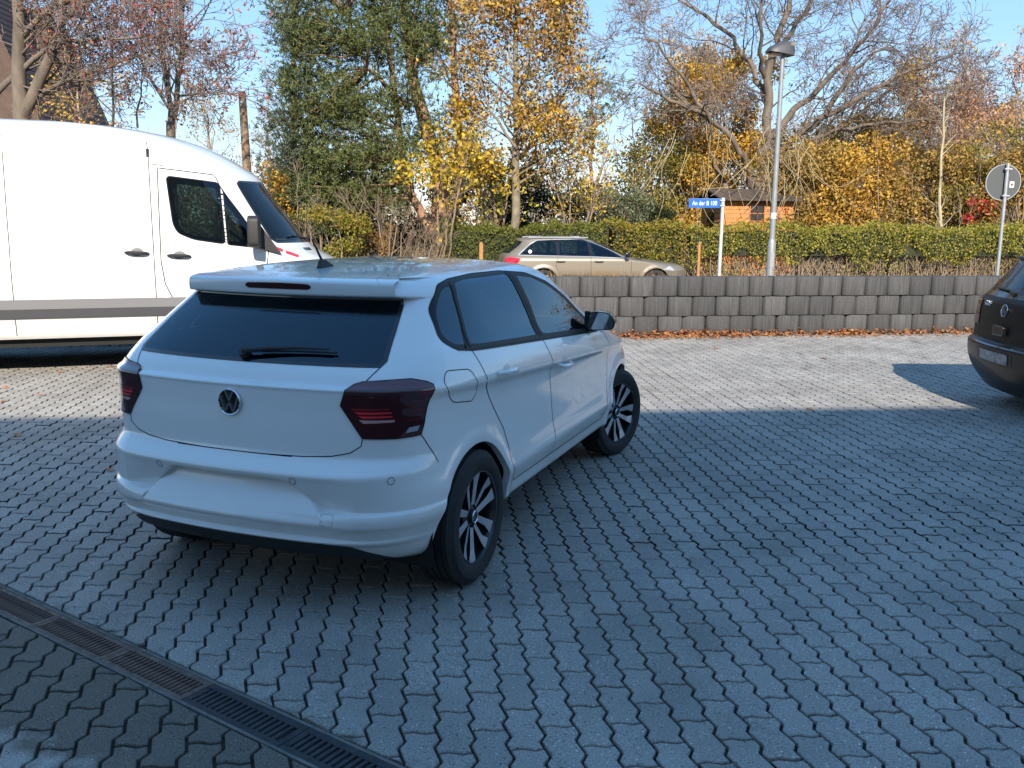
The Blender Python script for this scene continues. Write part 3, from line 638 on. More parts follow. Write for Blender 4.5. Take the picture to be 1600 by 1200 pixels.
def body_parts(B, root, regions, arches, body_mat, names_body='body'):
    """regions: (name, polygon in (w, z), material or None to cut away, side) ; first match wins; side 'both' gives one part each side, 'mid' one across the middle"""
    nz, ns = B.W.shape
    Wp = B.W.copy(); Zp = np.repeat(B.zs[:, None], ns, 1)
    cw = (Wp[:-1, :-1] + Wp[1:, 1:] + Wp[1:, :-1] + Wp[:-1, 1:])/4; cz = (Zp[:-1, :-1] + Zp[1:, 1:])/2
    cls = np.zeros(cw.shape, int)
    for i in range(len(regions) - 1, -1, -1):
        cls[pip(cw, cz, regions[i][1])] = i + 1
    arch = [B.side_poly([(ax + r*math.cos(t), az + r*math.sin(t)) for t in np.linspace(-.5, math.pi + .5, 60)], 1) for ax, az, r in arches]
    for a in arch: cls[pip(cw, cz, a)] = -1
    polys = [r[1] for r in regions]
    # vertices where two classes meet move onto the outline between them
    pad = np.pad(cls, 1, mode='edge')
    corner = np.stack([pad[:-1, :-1], pad[1:, :-1], pad[:-1, 1:], pad[1:, 1:]], -1)
    edge = corner.max(-1) != corner.min(-1)
    P = np.zeros((nz, ns, 3)); P[..., :2] = B.O; P[..., 2] = B.zs[:, None]
    for i, j in zip(*np.where(edge)):
        cand = []; cs = set(corner[i, j].tolist())
        for c in cs:
            if c > 0: cand.append(polys[c-1])
        if -1 in cs: cand = arch
        if not cand: continue
        q = snap_poly(Wp[i, j], Zp[i, j], cand, abs(Wp[i, min(j+1, ns-1)] - Wp[i, max(j-1, 0)])/2, (Zp[min(i+1, nz-1), j] - Zp[max(i-1, 0), j])/2)
        if q is not None:
            q0 = max(q[0], 0.0) if j > 0 else 0.0
            P[i, j] = B.S(q0, float(q[1]))
    # normals of the grid
    gu = np.gradient(P, axis=1); gv = np.gradient(P, axis=0); Nn = np.cross(gv, gu)
    Nn[:, 0, 1] = 0; Nn[:, -1, 1] = 0
    Nn /= np.maximum(np.linalg.norm(Nn, axis=2, keepdims=True), 1e-12)
    out = {}
    idx = np.arange(nz*ns).reshape(nz, ns)
    quads = np.stack([idx[:-1, :-1], idx[:-1, 1:], idx[1:, 1:], idx[1:, :-1]], -1)
    Pf = P.reshape(-1, 3); Nf = Nn.reshape(-1, 3)
    def half(mask, sg):
        q = quads[mask]; u, inv = np.unique(q, return_inverse=True); q = inv.reshape(q.shape)
        V = Pf[u]*[1, sg, 1]; N2 = Nf[u]*[1, sg, 1]
        return V, (q[:, ::-1] if sg > 0 else q), N2
    def make(name, mask, m, how, off=0.):
        res = []
        hs = [half(mask, 1), half(mask, -1)]
        if how == 'mid':
            V = np.concatenate([hs[0][0], hs[1][0]]); F = np.concatenate([hs[0][1], hs[1][1] + len(hs[0][0])]); N2 = np.concatenate([hs[0][2], hs[1][2]])
            na = len(hs[0][0]); ca = np.where(np.abs(V[:na, 1]) < 1e-7)[0]; cb = na + np.where(np.abs(V[na:, 1]) < 1e-7)[0]; mp = np.arange(len(V)); look = {tuple(np.round(V[i], 6)): i for i in ca}
            for i in cb: mp[i] = look.get(tuple(np.round(V[i], 6)), i)
            F = mp[F]; used, inv = np.unique(F, return_inverse=True); ok = np.array([len(set(f)) == 4 for f in F.tolist()]); hs = [(V[used], inv.reshape(F.shape)[ok], N2[used])]
        for V, F, N2 in hs:
            res.append(mesh(name, V + N2*off, F, m, root, True, N2))
        return res
    out[names_body] = make(names_body, cls == 0, body_mat, 'mid')
    for i, r in enumerate(regions):
        if r[2] is not None and (cls == i + 1).any():
            out.setdefault(r[0], []).extend(make(r[0], cls == i + 1, r[2], r[3], r[4] if len(r) > 4 else 0.))
    # roof cap
    top = P[-1]; ring = [tuple(p) for p in top] + [(p[0], -p[1], p[2]) for p in top[-2:0:-1]]
    mesh('roof_crown', ring, [tuple(range(len(ring)))], body_mat, root, True)
    return out
def ribbon(B, name, path, width, m, parent, off=.0012, closed=False, sides=(1,), step=.02):
    """thin strip lying on the body along a path in (w, z)"""
    path = dens(path, step, closed); res = []
    if closed: path = path + [path[0]]
    for sg in sides:
        P = np.array([B.S(w, z) for w, z in path]); Nn = np.array([B.N(w, z) for w, z in path])
        T = np.gradient(P, axis=0)
        if closed: T[0] = T[-1] = P[1] - P[-2]
        S = np.cross(Nn, T); S /= np.maximum(np.linalg.norm(S, axis=1, keepdims=True), 1e-9)
        V = np.concatenate([P + Nn*off + S*width/2, P + Nn*off - S*width/2]); n = len(P)
        i = np.arange(n - 1); F = np.stack([i, i + 1, i + 1 + n, i + n], 1)
        V = V*[1, sg, 1]; N2 = np.concatenate([Nn, Nn])*[1, sg, 1]
        par = parent[0 if sg > 0 else -1] if isinstance(parent, list) else parent
        res.append(mesh(name, V, F if sg < 0 else F[:, ::-1], m, par, True, N2))
    return res
def patch(B, name, poly, m, parent, off=.002, nz=14, nw=26, sides=(1, -1), mid=False, **k):
    """sheet over a polygon in (w, z) that every height crosses once"""
    poly = np.array(poly); z0, z1 = poly[:, 1].min(), poly[:, 1].max(); rows = []
    A = poly; Bq = np.roll(poly, -1, 0)
    nz = max(nz, 10) if z1 - z0 < .08 else 44
    for z in z0 + 1e-4 + (z1 - z0 - 2e-4)*(.5 - .5*np.cos(np.linspace(0, math.pi, nz))):
        s = (A[:, 1] > z) != (Bq[:, 1] > z)
        w = A[s, 0] + (z - A[s, 1])/(Bq[s, 1] - A[s, 1])*(Bq[s, 0] - A[s, 0])
        rows.append((z, w.min(), w.max()))
    res = []
    for sg in sides:
        V = []; N2 = []
        for z, a, b in rows:
            if mid: a = -b
            for w in np.linspace(a, b, nw):
                p = B.S(w, z); n = B.N(w, z); V.append((p + n*off)*[1, sg, 1]); N2.append(n*[1, sg, 1])
        i = np.arange(nz - 1)[:, None]*nw + np.arange(nw - 1)[None]
        F = np.stack([i, i + 1, i + 1 + nw, i + nw], -1).reshape(-1, 4)
        par = parent[0 if sg > 0 else -1] if isinstance(parent, list) else parent
        res.append(mesh(name, V, F[:, ::-1] if sg > 0 else F, m, par, True, N2, **k))
    return res
def arch_lip(B, root, ax, az, r, m, t0=-.25, t1=math.pi + .25, depth=.05):
    for sg in (1, -1):
        V = []; ts = np.linspace(t0, t1, 48)
        for t in ts:
            x, z = ax + r*math.cos(t), az + r*math.sin(t)
            y = B.S(B.w_of_x(x, z), z)[1]
            x2, z2 = ax + (r + .004)*math.cos(t), az + (r + .004)*math.sin(t)
            V += [(x, sg*y, z), (x, sg*(y - depth), z)]
        F = [(2*i, 2*i + 1, 2*i + 3, 2*i + 2) for i in range(len(ts) - 1)]
        mesh('wheel_arch_lip', V, F, m, root, True)
        # dark liner inside the arch
        V = []
        for t in np.linspace(-.35, math.pi + .35, 24):
            for yy in (.045, .20, .30): V.append((ax + (r + .02)*math.cos(t), sg*(B.S(B.w_of_x(ax, .7), .7)[1] - yy), az + (r + .02)*math.sin(t)))
        F = [(3*i + k, 3*i + k + 1, 3*i + k + 4, 3*i + k + 3) for i in range(23) for k in (0, 1)]
        b = len(V); V.append((ax, sg*(B.S(B.w_of_x(ax, .7), .7)[1] - .30), az)); F += [(3*i + 2, 3*i + 5, b) for i in range(23)]
        mesh('wheel_arch_liner', V, F, M_['under'], root)
def make_wheel(root, x, y, r, width, rim, style='double', steer=0., sg=-1, face=M_['silver'], spin=.3):
    """part wheel (the rim barrel) > tyre, spoke, hub_cap, brake_disc; axis along y, outer face towards sg"""
    b = MB(); h = width/2
    b.lathe([(rim*.97, h*.86), (rim, h*.92), (rim*1.0, h*.98), (rim*.965, h*.98), (rim*.93, h*.80), (rim*.90, h*.2), (rim*.90, -h*.9), (rim, -h*.95)], 48)
    b.lathe([(.001, -h*.15), (rim*.91, -h*.15)], 32)
    w = b.build('wheel', M_['rimblack'], root, True)
    w.location = (x, y, r); w.rotation_euler = (0, 0, steer + (math.pi if sg < 0 else 0))
    t = MB(); g = []
    prof = [(rim*.985, h*.90), (rim*1.02, h*1.0), (rim + (r - rim)*.35, h*1.10), (rim + (r - rim)*.7, h*1.06), (r - .018, h*.94), (r - .006, h*.84)]
    top = []
    for k in range(5):
        y0 = h*.84 - k*h*1.68/5; y1 = h*.84 - (k+1)*h*1.68/5
        top += [(r, y0 - .004), (r, y1 + .004)]
        if k < 4: top += [(r - .007, y1 + .002), (r - .007, y1 - .002)]
    prof = prof + top + [(q, -p) for q, p in prof[::-1]]
    t.lathe(prof, 56); t.build('tyre', M_['rubber'], w, True)
    d = MB(); d.lathe([(.02, h*.05), (rim*.68, h*.05), (rim*.68, -h*.05), (.02, -h*.05)], 32, closed=True); d.build('brake_disc', M_['steel'], w, True)
    c = MB(); c.lathe([(.0005, h*.80), (.026, h*.80), (.031, h*.76), (.034, h*.60), (.075, h*.50), (.08, h*.1)], 28); c.build('hub_cap', M_['rimblack'], w, True)
    c = MB(); c.lathe([(.024, h*.805), (.027, h*.83), (.030, h*.79)], 24); c.build('hub_ring', M_['chrome'], w, True)
    if style == 'double':
        for k in range(5):
            for s in (-1, 1):
                a0 = 2*math.pi*k/5 + spin + s*.16; a1 = 2*math.pi*k/5 + spin + s*.30
                p0 = np.array([math.cos(a0), math.sin(a0)])*.055; p1 = np.array([math.cos(a1), math.sin(a1)])*rim*.955
                dv = (p1 - p0)/np.linalg.norm(p1 - p0); nv = np.array([-dv[1], dv[0]])*s
                m = MB(); inn, outw = .004, .030
                V = []
                for P, y1, dd in ((p0, h*.66, h*.3), (p0*.35 + p1*.65, h*.78, h*.3), (p1, h*.90, h*.25)):
                    wd = .026 if P is p0 else (.035 if P is not p1 else .064)
                    a = P - nv*.006; c2 = P + nv*(wd - .006)
                    V += [(a[0], y1, a[1]), (c2[0], y1 - .004, c2[1]), (c2[0], y1 - dd, c2[1]), (a[0], y1 - dd, a[1])]
                F = []; mi = []
                for q in (0, 4):
                    for e in range(4): F.append((q + e, q + (e+1) % 4, q + 4 + (e+1) % 4, q + 4 + e)); mi.append(0 if e == 0 else 1)
                F += [(0, 1, 2, 3), (8, 9, 10, 11)]; mi += [1, 1]
                m.v = V; m.f = F; m.m = mi
                m.build('spoke', None, w, mats=[face, M_['rimblack']])
    else:
        for k in range(7):
            a = 2*math.pi*k/7 + spin; M = Matrix.Rotation(-a, 4, 'Y'); m = MB()
            V = [(.05, h*.7, -.022), (rim*.95, h*.9, -.030), (rim*.95, h*.9, .030), (.05, h*.7, .022), (.05, h*.4, -.022), (rim*.95, h*.6, -.030), (rim*.95, h*.6, .030), (.05, h*.4, .022)]
            m.add([M @ Vector(p) for p in V], [(0,1,2,3),(7,6,5,4),(0,4,5,1),(1,5,6,2),(2,6,7,3),(3,7,4,0)]); m.build('spoke', face, w)
    return w
def emblem(root, p, n_dir, r, name='emblem', tilt=0.):
    """round badge: ring with a V above a W; n_dir = outward direction, drawn in its own plane"""
    n = Vector(n_dir).normalized(); up = (Vector((0, 0, 1)) - n*n.z).normalized(); rt = up.cross(n)
    M = Matrix((rt, up, n)).transposed().to_4x4(); M.translation = Vector(p)
    b = MB()
    b.lathe([(.0005, .002), (r*.93, .002)], 40, axis='z', m=1, M=M)
    b.lathe([(r, -.002), (r*1.0, .006), (r*.95, .010), (r*.90, .008), (r*.88, .002)], 48, axis='z', m=0, M=M)
    def bar(x0, y0, x1, y1, w=.075):
        a = np.array([x0, y0])*r; c = np.array([x1, y1])*r; d = (c - a)/np.linalg.norm(c - a); q = np.array([-d[1], d[0]])*w*r
        b.prism([tuple(a + q), tuple(a - q), tuple(c - q), tuple(c + q)], .001, .009, axis='z', m=0, M=M)
    for s in (-1, 1):
        bar(s*.36, .84, 0, .10); bar(s*.80, .42, s*.36, -.76); bar(s*.36, -.76, 0, -.02)
    return b.build(name, None, root, mats=[M_['chrome'], M_['gloss']])
def seats(root, rows, z=.52, m=None, belt=True):
    m = m or M_['seat']
    for (x, y, w, hgt) in rows:
        b = MB(); b.box(x - .05, y - w/2, z - .22, x + .45, y + w/2, z + .02)
        M = Matrix.Translation((x, y, z)) @ Matrix.Rotation(rad(-16), 4, 'Y'); b.box(-.10, -w/2, -.04, .03, w/2, hgt, M=M)
        o = b.build('seat', m, root, True, bevel=.04)
        for yy in ([0] if w < .7 else [-.4, .0, .4]):
            c = MB(); c.box(-.085, yy - .12, hgt + .03, .0, yy + .12, hgt + .20, M=M); c.build('headrest', m, o, True, bevel=.03)
def steering(root, x, y, z, r=.185, tilt=28):
    b = MB(); M = Matrix.Translation((x, y, z)) @ Matrix.Rotation(rad(90 - tilt), 4, 'Y')
    a = np.linspace(0, 2*math.pi, 33); b.tube([M @ Vector((r*math.cos(t), r*math.sin(t), 0)) for t in a], .015, 6, cap=False)
    b.lathe([(.0005, .02), (.055, .02), (.06, -.02)], 16, axis='z', M=M)
    for t in (rad(90), rad(270), rad(0)): b.tube([M @ Vector((0, 0, 0)), M @ Vector((r*math.cos(t), r*math.sin(t), 0))], .012, 6)
    b.build('steering_wheel', M_['plastic'], root, True)
# ------------------------------------------------------------------ the white hatchback
def on(B, w, z, off=0.): return B.S(w, z) + B.N(w, z)*off
def build_polo():
    B = POLO; CX, CY, YAW = -.9495, 4.2833, rad(21.637)
    root = empty('hatchback_car', (CX, CY, 0), math.pi/2 - YAW, label='white five-door hatchback with smoked rear glass standing on the shaded paving', cat='car')
    gl_rear = B.rear_poly(rounded([(-.60,1.068),(.60,1.068),(.565,1.20),(.535,1.326),(-.535,1.326),(-.565,1.20)], .02))
    half = lambda pts: [(-.02, pts[0][1])] + pts + [(-.02, pts[-1][1])]
    rear_glass = half([(B.w_of_y(y, z), z) for y, z in [(.3,1.068),(.622,1.068),(.632,1.085),(.600,1.20),(.568,1.29),(.552,1.311),(.3,1.311)]])
    rear_glass = [rear_glass[0]] + dens(rear_glass[1:-1], .02, False) + [rear_glass[-1]]
    lamp = [(.520,.920),(.540,.980),(.560,1.000),(.590,1.010),(.70,1.018),(.775,1.020),(.845,1.005),(.882,.990),(.890,.975),(.880,.890),(.872,.835),(.858,.790),(.745,.786),(.612,.790)]
    lamp = dens(lamp, .02)
    gate_out = [(.02,.694)] + [(w, z) for w, z in [(.15,.694),(.36,.698),(.48,.708),(.56,.726),(.605,.756),(.612,.79)]]
    gate_line = gate_out[1:] ; gate_up = [(.600,1.010),(.636,1.066),(.648,1.085),(.614,1.20),(.580,1.29),(.566,1.319)]
    gate = [(-.02,.694)] + gate_line + [(.53,.90),(.52,.92)] + gate_up + [(-.02,1.319)]
    spoiler = [(-.02,1.320),(.560,1.320),(.572,1.330),(.575,1.395),(.565,1.412),(-.02,1.412)]
    # side windows
    sw = lambda pts, r=.03: B.side_poly(rounded(pts, r), .02)
    q_win = sw([(-.140,1.165),(-.085,1.255),(.06,1.345),(.16,1.362),(.085,1.23),(.005,1.112),(-.09,1.120)], .035)
    r_win = sw([(.045,1.105),(.118,1.23),(.215,1.368),(.34,1.378),(.86,1.378),(.90,1.370),(.905,1.20),(.885,1.058)], .02)
    f_win = sw([(.985,1.052),(1.005,1.20),(1.000,1.365),(1.20,1.345),(1.42,1.285),(1.62,1.200),(1.80,1.095),(1.885,1.01),(1.90,.992)], .02)
    dlo = B.side_poly(rounded([(-.175,1.150),(-.115,1.268),(.05,1.368),(.20,1.388),(.50,1.398),(.86,1.396),(1.15,1.374),(1.42,1.310),(1.64,1.218),(1.83,1.105),(1.985,.988),(1.99,.962),(.93,1.030),(.04,1.086),(-.12,1.105)], .03), .02)
    rdoor = B.side_poly([(.02,1.10),(.08,.93),(.20,.79),(.32,.66),(.372,.56),(.365,.46),(.44,.37),(1.02,.37),(1.045,.5),(1.02,.75),(.965,.93),(.93,1.035),(.885,1.20),(.87,1.392),(.30,1.392),(.16,1.372),(.02,1.13)], .02)
    fdoor = B.side_poly([(1.02,.37),(2.02,.37),(2.10,.42),(2.17,.62),(2.18,.80),(2.10,.94),(1.985,.985),(1.83,1.105),(1.64,1.218),(1.42,1.310),(1.15,1.374),(.87,1.392),(.885,1.20),(.93,1.035),(.965,.93),(1.02,.75),(1.045,.5)], .02)
    fuel = B.side_poly(rounded([(-.315,.985),(-.270,1.034),(-.065,1.014),(.005,.895),(-.03,.862),(-.215,.888)], .035), .02)
    bumper = [(-.02,.345),(.45,.345),(.56,.338),(.66,.290),(.735,.235),(1.2,.20),(1.05,.50),(.98,.66),(.90,.735),(.875,.79),(.745,.786),(.612,.79)] + gate_line[::-1] + [(-.02,.694)]
    diffuser = [(-.02,.15),(1.06,.15),(.75,.228),(.735,.235),(.66,.290),(.56,.338),(.45,.345),(-.02,.345)]
    wind = [(-.02,1.012)] and B.front_poly([(.0,1.012),(.60,1.012),(.66,1.03),(.585,1.25),(.555,1.335),(.0,1.345)], .02)
    L = 9.9
    wind = [(w + (.02 if abs(w - B.w_of_yf(0, z)) < 1e-3 else 0), z) for w, z in wind]
    W = M_['white']
    regs = [('rear_glass', rear_glass, None, 'mid'), ('tail_light', lamp, M_['lamp'], 'both', .005), ('quarter', q_win, None, 'both'), ('rwin', r_win, None, 'both'), ('fwin', f_win, None, 'both'),
            ('windscreen', wind, None, 'mid'), ('fuel_flap', fuel, W, 'both'),
            ('window_trim', dlo, M_['trim'], 'both', .0015),
            ('tailgate', gate, W, 'mid'), ('roof_spoiler', spoiler, W, 'mid'), ('diffuser', diffuser, M_['plastic'], 'mid'), ('bumper', bumper, W, 'mid'),
            ('rear_door', rdoor, W, 'both'), ('front_door', fdoor, W, 'both')]
    parts = body_parts(B, root, regs, [(0, .31, .352), (AX, .31, .352)], W)
    bpy.data.objects.remove(parts['fuel_flap'][0], do_unlink=True)           # only the right side has a flap
    for o in (parts['rear_door'] + parts['front_door']): pass
    for ax in (0, AX): arch_lip(B, root, ax, .31, .352, W, depth=.035)
    both = (1, -1); seam = M_['seam']
    tg = parts['tailgate'][0]; bp = parts['bumper'][0]; body = parts['body'][0]
    # glass
    g = patch(B, 'rear_window', rear_glass[1:-1], M_['glassdark'], tg, .001, 20, 46, sides=(1,), mid=True)[0]
    band = [(w, z) for w, z in rear_glass[1:-1]]
    ribbon(B, 'window_edge', [(-w, z) for w, z in band[::-1]] + band, .020, M_['gloss'], g, .0016, closed=True)
    for nm, poly, m, par in (('quarter_window', q_win, M_['glassdark'], body), ('rear_side_window', r_win, M_['glassdark'], parts['rear_door']), ('front_side_window', f_win, M_['glass'], parts['front_door'])):
        patch(B, nm, poly, m, par, .0005, 16, 24, sides=both)
    patch(B, 'windscreen', [p for p in wind], M_['glassgreen'], root, .001, 14, 20, sides=both)
    ribbon(B, 'window_seal', dlo, .006, seam, parts['window_trim'], .002, closed=True, sides=both)
    ribbon(B, 'chrome_sill', B.side_poly([(-.10,1.100),(.04,1.082),(.93,1.026),(1.95,.962)], .05, False), .008, M_['trim'], parts['window_trim'], .003, sides=both)
    # door pillars (black) stand a little proud
    for pts in ([(.028,1.100),(.190,1.374)], [(.918,1.045),(.910,1.387)], [(.958,1.045),(.955,1.387)]):
        ribbon(B, 'pillar_strip', B.side_poly(pts, .05, False), .022, M_['trim'], parts['window_trim'], .004, sides=both)
    # panel gaps
    ribbon(B, 'door_gap', B.side_poly([(.02,1.085),(.08,.93),(.20,.79),(.32,.66),(.372,.56),(.365,.46),(.44,.37),(1.02,.37)], .02, False), .005, seam, parts['rear_door'], sides=both)
    ribbon(B, 'door_gap', B.side_poly([(.93,1.028),(.965,.93),(1.02,.75),(1.045,.5),(1.02,.37),(2.02,.37),(2.10,.42),(2.17,.62),(2.18,.80),(2.10,.94),(2.0,.965)], .02, False), .005, seam, parts['front_door'], sides=both)
    ribbon(B, 'flap_gap', fuel, .004, seam, parts['fuel_flap'][1], closed=True, sides=(-1,))
    ribbon(B, 'gate_gap', gate_line, .0042, seam, tg, sides=both); ribbon(B, 'gate_gap', gate_up, .0048, seam, tg, sides=both)
    ribbon(B, 'gate_gap', [(-.3,.694),(0,.694),(.3,.694)], .0042, seam, tg)
    ribbon(B, 'spoiler_gap', [(.566,1.413),(.576,1.396),(.574,1.35),(.572,1.325)], .005, seam, parts['roof_spoiler'][0], sides=both)
    ribbon(B, 'bumper_gap', [(.862,.788),(.905,.735),(.985,.655)], .004, seam, bp, sides=both)
    ribbon(B, 'lamp_gap', lamp, .005, seam, parts['tail_light'], .0055, closed=True, sides=both)
    # light signature inside the lamps
    for z0, z1, a, b_, m in ((.902,.911,.562,.722,'lampdim2'), (.886,.897,.578,.727,'lampred'), (.870,.881,.594,.731,'lampred'), (.850,.864,.598,.741,'lamppale')):
        patch(B, 'light_bar', [(a, z1), (a + .018, z0), (b_, z0 + .004), (b_ - .003, z1)], M_[m], parts['tail_light'], .0062, 3, 10)
    for z0, z1 in ((.852,.862), (.872,.882), (.892,.902), (.912,.922), (.932,.942)):
        patch(B, 'light_bar', [(.79, z0), (.855, z0), (.858, z1), (.79, z1)], mat_dim, parts['tail_light'], .0062, 3, 8)
    patch(B, 'reversing_light', [(.785,.806),(.838,.808),(.850,.830),(.80,.827)], M_['lampclear'], parts['tail_light'], .0062, 3, 6)
    patch(B, 'lens_facet', [(.548,.983),(.885,.962),(.888,.975),(.880,.988),(.845,1.003),(.775,1.018),(.70,1.018),(.59,1.010),(.56,1.0)], M_['lampfacet'], parts['tail_light'], .0060, 6, 20)
    # high brake light, emblem, wiper, sensors, tow cover
    patch(B, 'brake_light', [(.0,1.354),(.160,1.353),(.176,1.360),(.178,1.369),(.160,1.379),(.0,1.381)], M_['lamp'], parts['roof_spoiler'][0], .002, 6, 16, sides=(1,), mid=True)
    e = emblem(tg, on(B, 0, .902, .004), B.N(0, .902), .057)
    m = MB(); a = on(B, .0, 1.088, .022); pts = [on(B, w, z, .026) for w, z in ((-.0,1.086),(-.12,1.100),(-.25,1.108),(-.40,1.108))]
    m.tube([on(B, 0, 1.087, .0), on(B, 0, 1.087, .028)], .024, 14)
    m.tube(pts, [.013, .009, .006, .004], 8); m.tube([on(B, w, z, .012) for w, z in ((-.08,1.096),(-.25,1.104),(-.43,1.104))], .0045, 6)
    m.build('rear_wiper', M_['plastic'], tg, True)
    for w, z in ((.365,.606),(-.335,.606),(-.750,.620),(.750,.620)):
        c = [(w + .014*math.cos(t), z + .015*math.sin(t)) for t in np.linspace(0, 2*math.pi, 20)[:-1]]
        ribbon(B, 'parking_sensor', c, .0025, M_['grey'], bp, .001, closed=True, step=.01)
    ribbon(B, 'tow_cover_gap', rounded([(-.462,.477),(-.516,.477),(-.516,.432),(-.462,.432)], .008), .0022, M_['sensor'], bp, .0008, closed=True, step=.01)
    # antenna
    m = MB(); P0 = np.array([.10, 0, POLO_ROOF(.10)])
    m.add([(P0[0] - .055, -.012, P0[2] - .006), (P0[0] - .055, .012, P0[2] - .006), (P0[0] + .075, .022, P0[2] - .004), (P0[0] + .075, -.022, P0[2] - .004), (P0[0] - .040, -.007, P0[2] + .034), (P0[0] - .040, .007, P0[2] + .034), (P0[0] + .0, .008, P0[2] + .036), (P0[0] + .0, -.008, P0[2] + .036)],
          [(0,1,2,3),(4,5,6,7),(0,4,5,1),(1,5,6,2),(2,6,7,3),(3,7,4,0)])
    m.tube([(P0[0] - .02, 0, P0[2] + .03), (P0[0] - .10, 0, P0[2] + .135)], [.007, .0045], 8)
    m.build('antenna', M_['plastic'], root, True, bevel=.004)
    # door handles
    for (x, par) in ((.285, parts['rear_door']), (1.16, parts['front_door'])):
        z = .948 if x < .5 else .872
        for sg in both:
            m = MB(); P = []
            for t in np.linspace(-1, 1, 9):
                p = on(B, B.w_of_x(x + t*.105, z - .004*t), z - .006*t, .010 + .028*(1 - t**4)); P.append(p*[1, sg, 1])
            m.tube(P, [.008, .013, .014, .014, .014, .014, .014, .013, .008], 8)
            m.build('door_handle', W, par[0 if sg > 0 else 1], True)
            c = [(B.w_of_x(x + .02, z) + .045*math.cos(t), z + .008 + .026*math.sin(t)) for t in np.linspace(0, 2*math.pi, 16)[:-1]]
            patch(B, 'handle_cup', c, M_['cup'], par, .0012, 6, 8, sides=(sg,))
    # mirrors
    for sg in both:
        r = empty_mirror(B, root, sg)
    # wheels
    for x, st in ((0, 0.), (AX, rad(-16))):
        for sg in both:
            make_wheel(root, x, sg*(.765), .311, .195, .218, 'double', st, sg, spin=.75 if x == 0 else .2)
    # floor pan, inside
    m = MB(); m.box(-.20, -.62, .17, 3.0, .62, .26); m.box(-.45, -.50, .27, 3.0, .50, .36); m.build('floor_pan', M_['under'], root)
    m = MB(); m.box(.36, -.68, .16, 2.18, .68, .225); m.build('sill_plate', M_['under'], root)
    m = MB(); m.box(-.55, -.58, .36, .18, .58, .98); m.build('parcel_shelf', M_['interior'], root)
    m = MB(); m.prism([(1.75,.45),(2.35,.45),(2.35,.98),(2.05,1.00),(1.80,.95)], -.74, .74); m.build('dashboard', M_['interior'], root, True)
    seats(root, [(.42, 0, 1.25, .58)], .50); seats(root, [(1.12, -.37, .50, .62), (1.12, .37, .50, .62)], .50)
    steering(root, 1.66, .37, .93)
    m = MB(); m.box(1.55, -.10, 1.30, 1.58, .10, 1.36); m.build('inner_mirror', M_['plastic'], root)
    return root
def POLO_ROOF(x):
    xs = _xo(POLO.zs); k = POLO.zs > 1.38
    return float(np.interp(x, xs[k], POLO.zs[k]))
def empty_mirror(B, root, sg):
    m = MB(); Mx = Matrix.Translation((1.83, sg*.905, 1.045)) @ Matrix.Rotation(sg*rad(-6), 4, 'Z')
    prof = rounded([(-.075,-.060),(.085,-.052),(.098,.005),(.060,.058),(-.040,.066),(-.082,.050)], .03)      # seen from behind: across, up
    rings = [(-.055, .97), (-.035, 1.0), (.02, .98), (.07, .80), (.10, .45)]
    V = []; F = []; n = len(prof)
    for x, s in rings: V += [Mx @ Vector((x, sg*(p[0]*s), p[1]*s)) for p in prof]
    for k in range(len(rings) - 1): F += [(k*n + i, k*n + (i+1) % n, (k+1)*n + (i+1) % n, (k+1)*n + i) for i in range(n)]
    F += [tuple(range((len(rings)-1)*n, len(rings)*n))]
    m.add(V, F); V2 = V[:n] + [Mx @ Vector((-.048, sg*p[0]*.86, p[1]*.86)) for p in prof]
    m.add(V2, [(i, (i+1) % n, (i+1) % n + n, i + n) for i in range(n)])
    o = m.build('door_mirror', M_['gloss'], root, True)
    g = MB(); g.add([Mx @ Vector((-.049, sg*p[0]*.87, p[1]*.87)) for p in prof], [tuple(range(n))]); g.build('mirror_glass', M_['mirror'], o, fix=False)
    f = MB(); f.prism([(1.78,.965),(1.98,.965),(1.96,1.0),(1.80,1.105)], sg*.80, sg*.835); f.tube([(1.86, sg*.80, 1.0), (1.86, sg*.87, 1.0)], .03, 8); f.build('mirror_foot', M_['gloss'], o)
    return o
M_['lampdim2'] = mat('red_bar_upper', (.26, .012, .02), .15, coat=1.0)
mat_dim = mat('dim_red_reflector', (.10, .008, .012), .15, coat=1.0)
M_['lampfacet'] = mat('upper_lens_facet', (.11, .012, .022), .12, coat=1.0)
M_['cup'] = mat('handle_recess_paint', (.62, .63, .64), .4, coat=.6)
build_polo()
# ------------------------------------------------------------------ other vehicles
def simple_body(xr, bow, W, xf, bf, zs, tr=.06, tf=.06, x_tr=.3, x_tf=2.2, cr=(.2, .25), cf=(.3, .35), flare=(), n=(26, 10, 110, 8, 20), gh=0.):
    fx, fb, fw, ff, fbf = pchip(xr), pchip(bow), pchip(W), pchip(xf), pchip(bf)
    def rear(y, z): u = np.abs(np.asarray(y, float))/.8; return fx(z) + fb(z)*u**2
    def side(x, z):
        x = np.asarray(x, float); y = fw(z) - tr*np.clip(x_tr - x, 0, 9)**2 - tf*np.clip(x - x_tf, 0, 9)**2
        y = y - gh*np.clip((z - 1.0)/.4, 0, 1)*np.clip(x - 1.0, 0, 9)**2*.1
        for ax, r, rr in flare: y = y + .015*np.exp(-((np.hypot(x - ax, z - r) - rr - .02)/.045)**2)
        return np.maximum(y, .05)
    def front(y, z): return ff(z) - fbf(z)*(np.abs(y)/.8)**2
    top = zs[-1]
    return Body(rear, side, front, lambda z: cr, lambda z: cf, zs, n)
def mid_half(B, pts, fn): return [(-.02, pts[0][1])] + dens([(fn(y, z), z) for y, z in pts], .03, False) + [(-.02, pts[-1][1])]
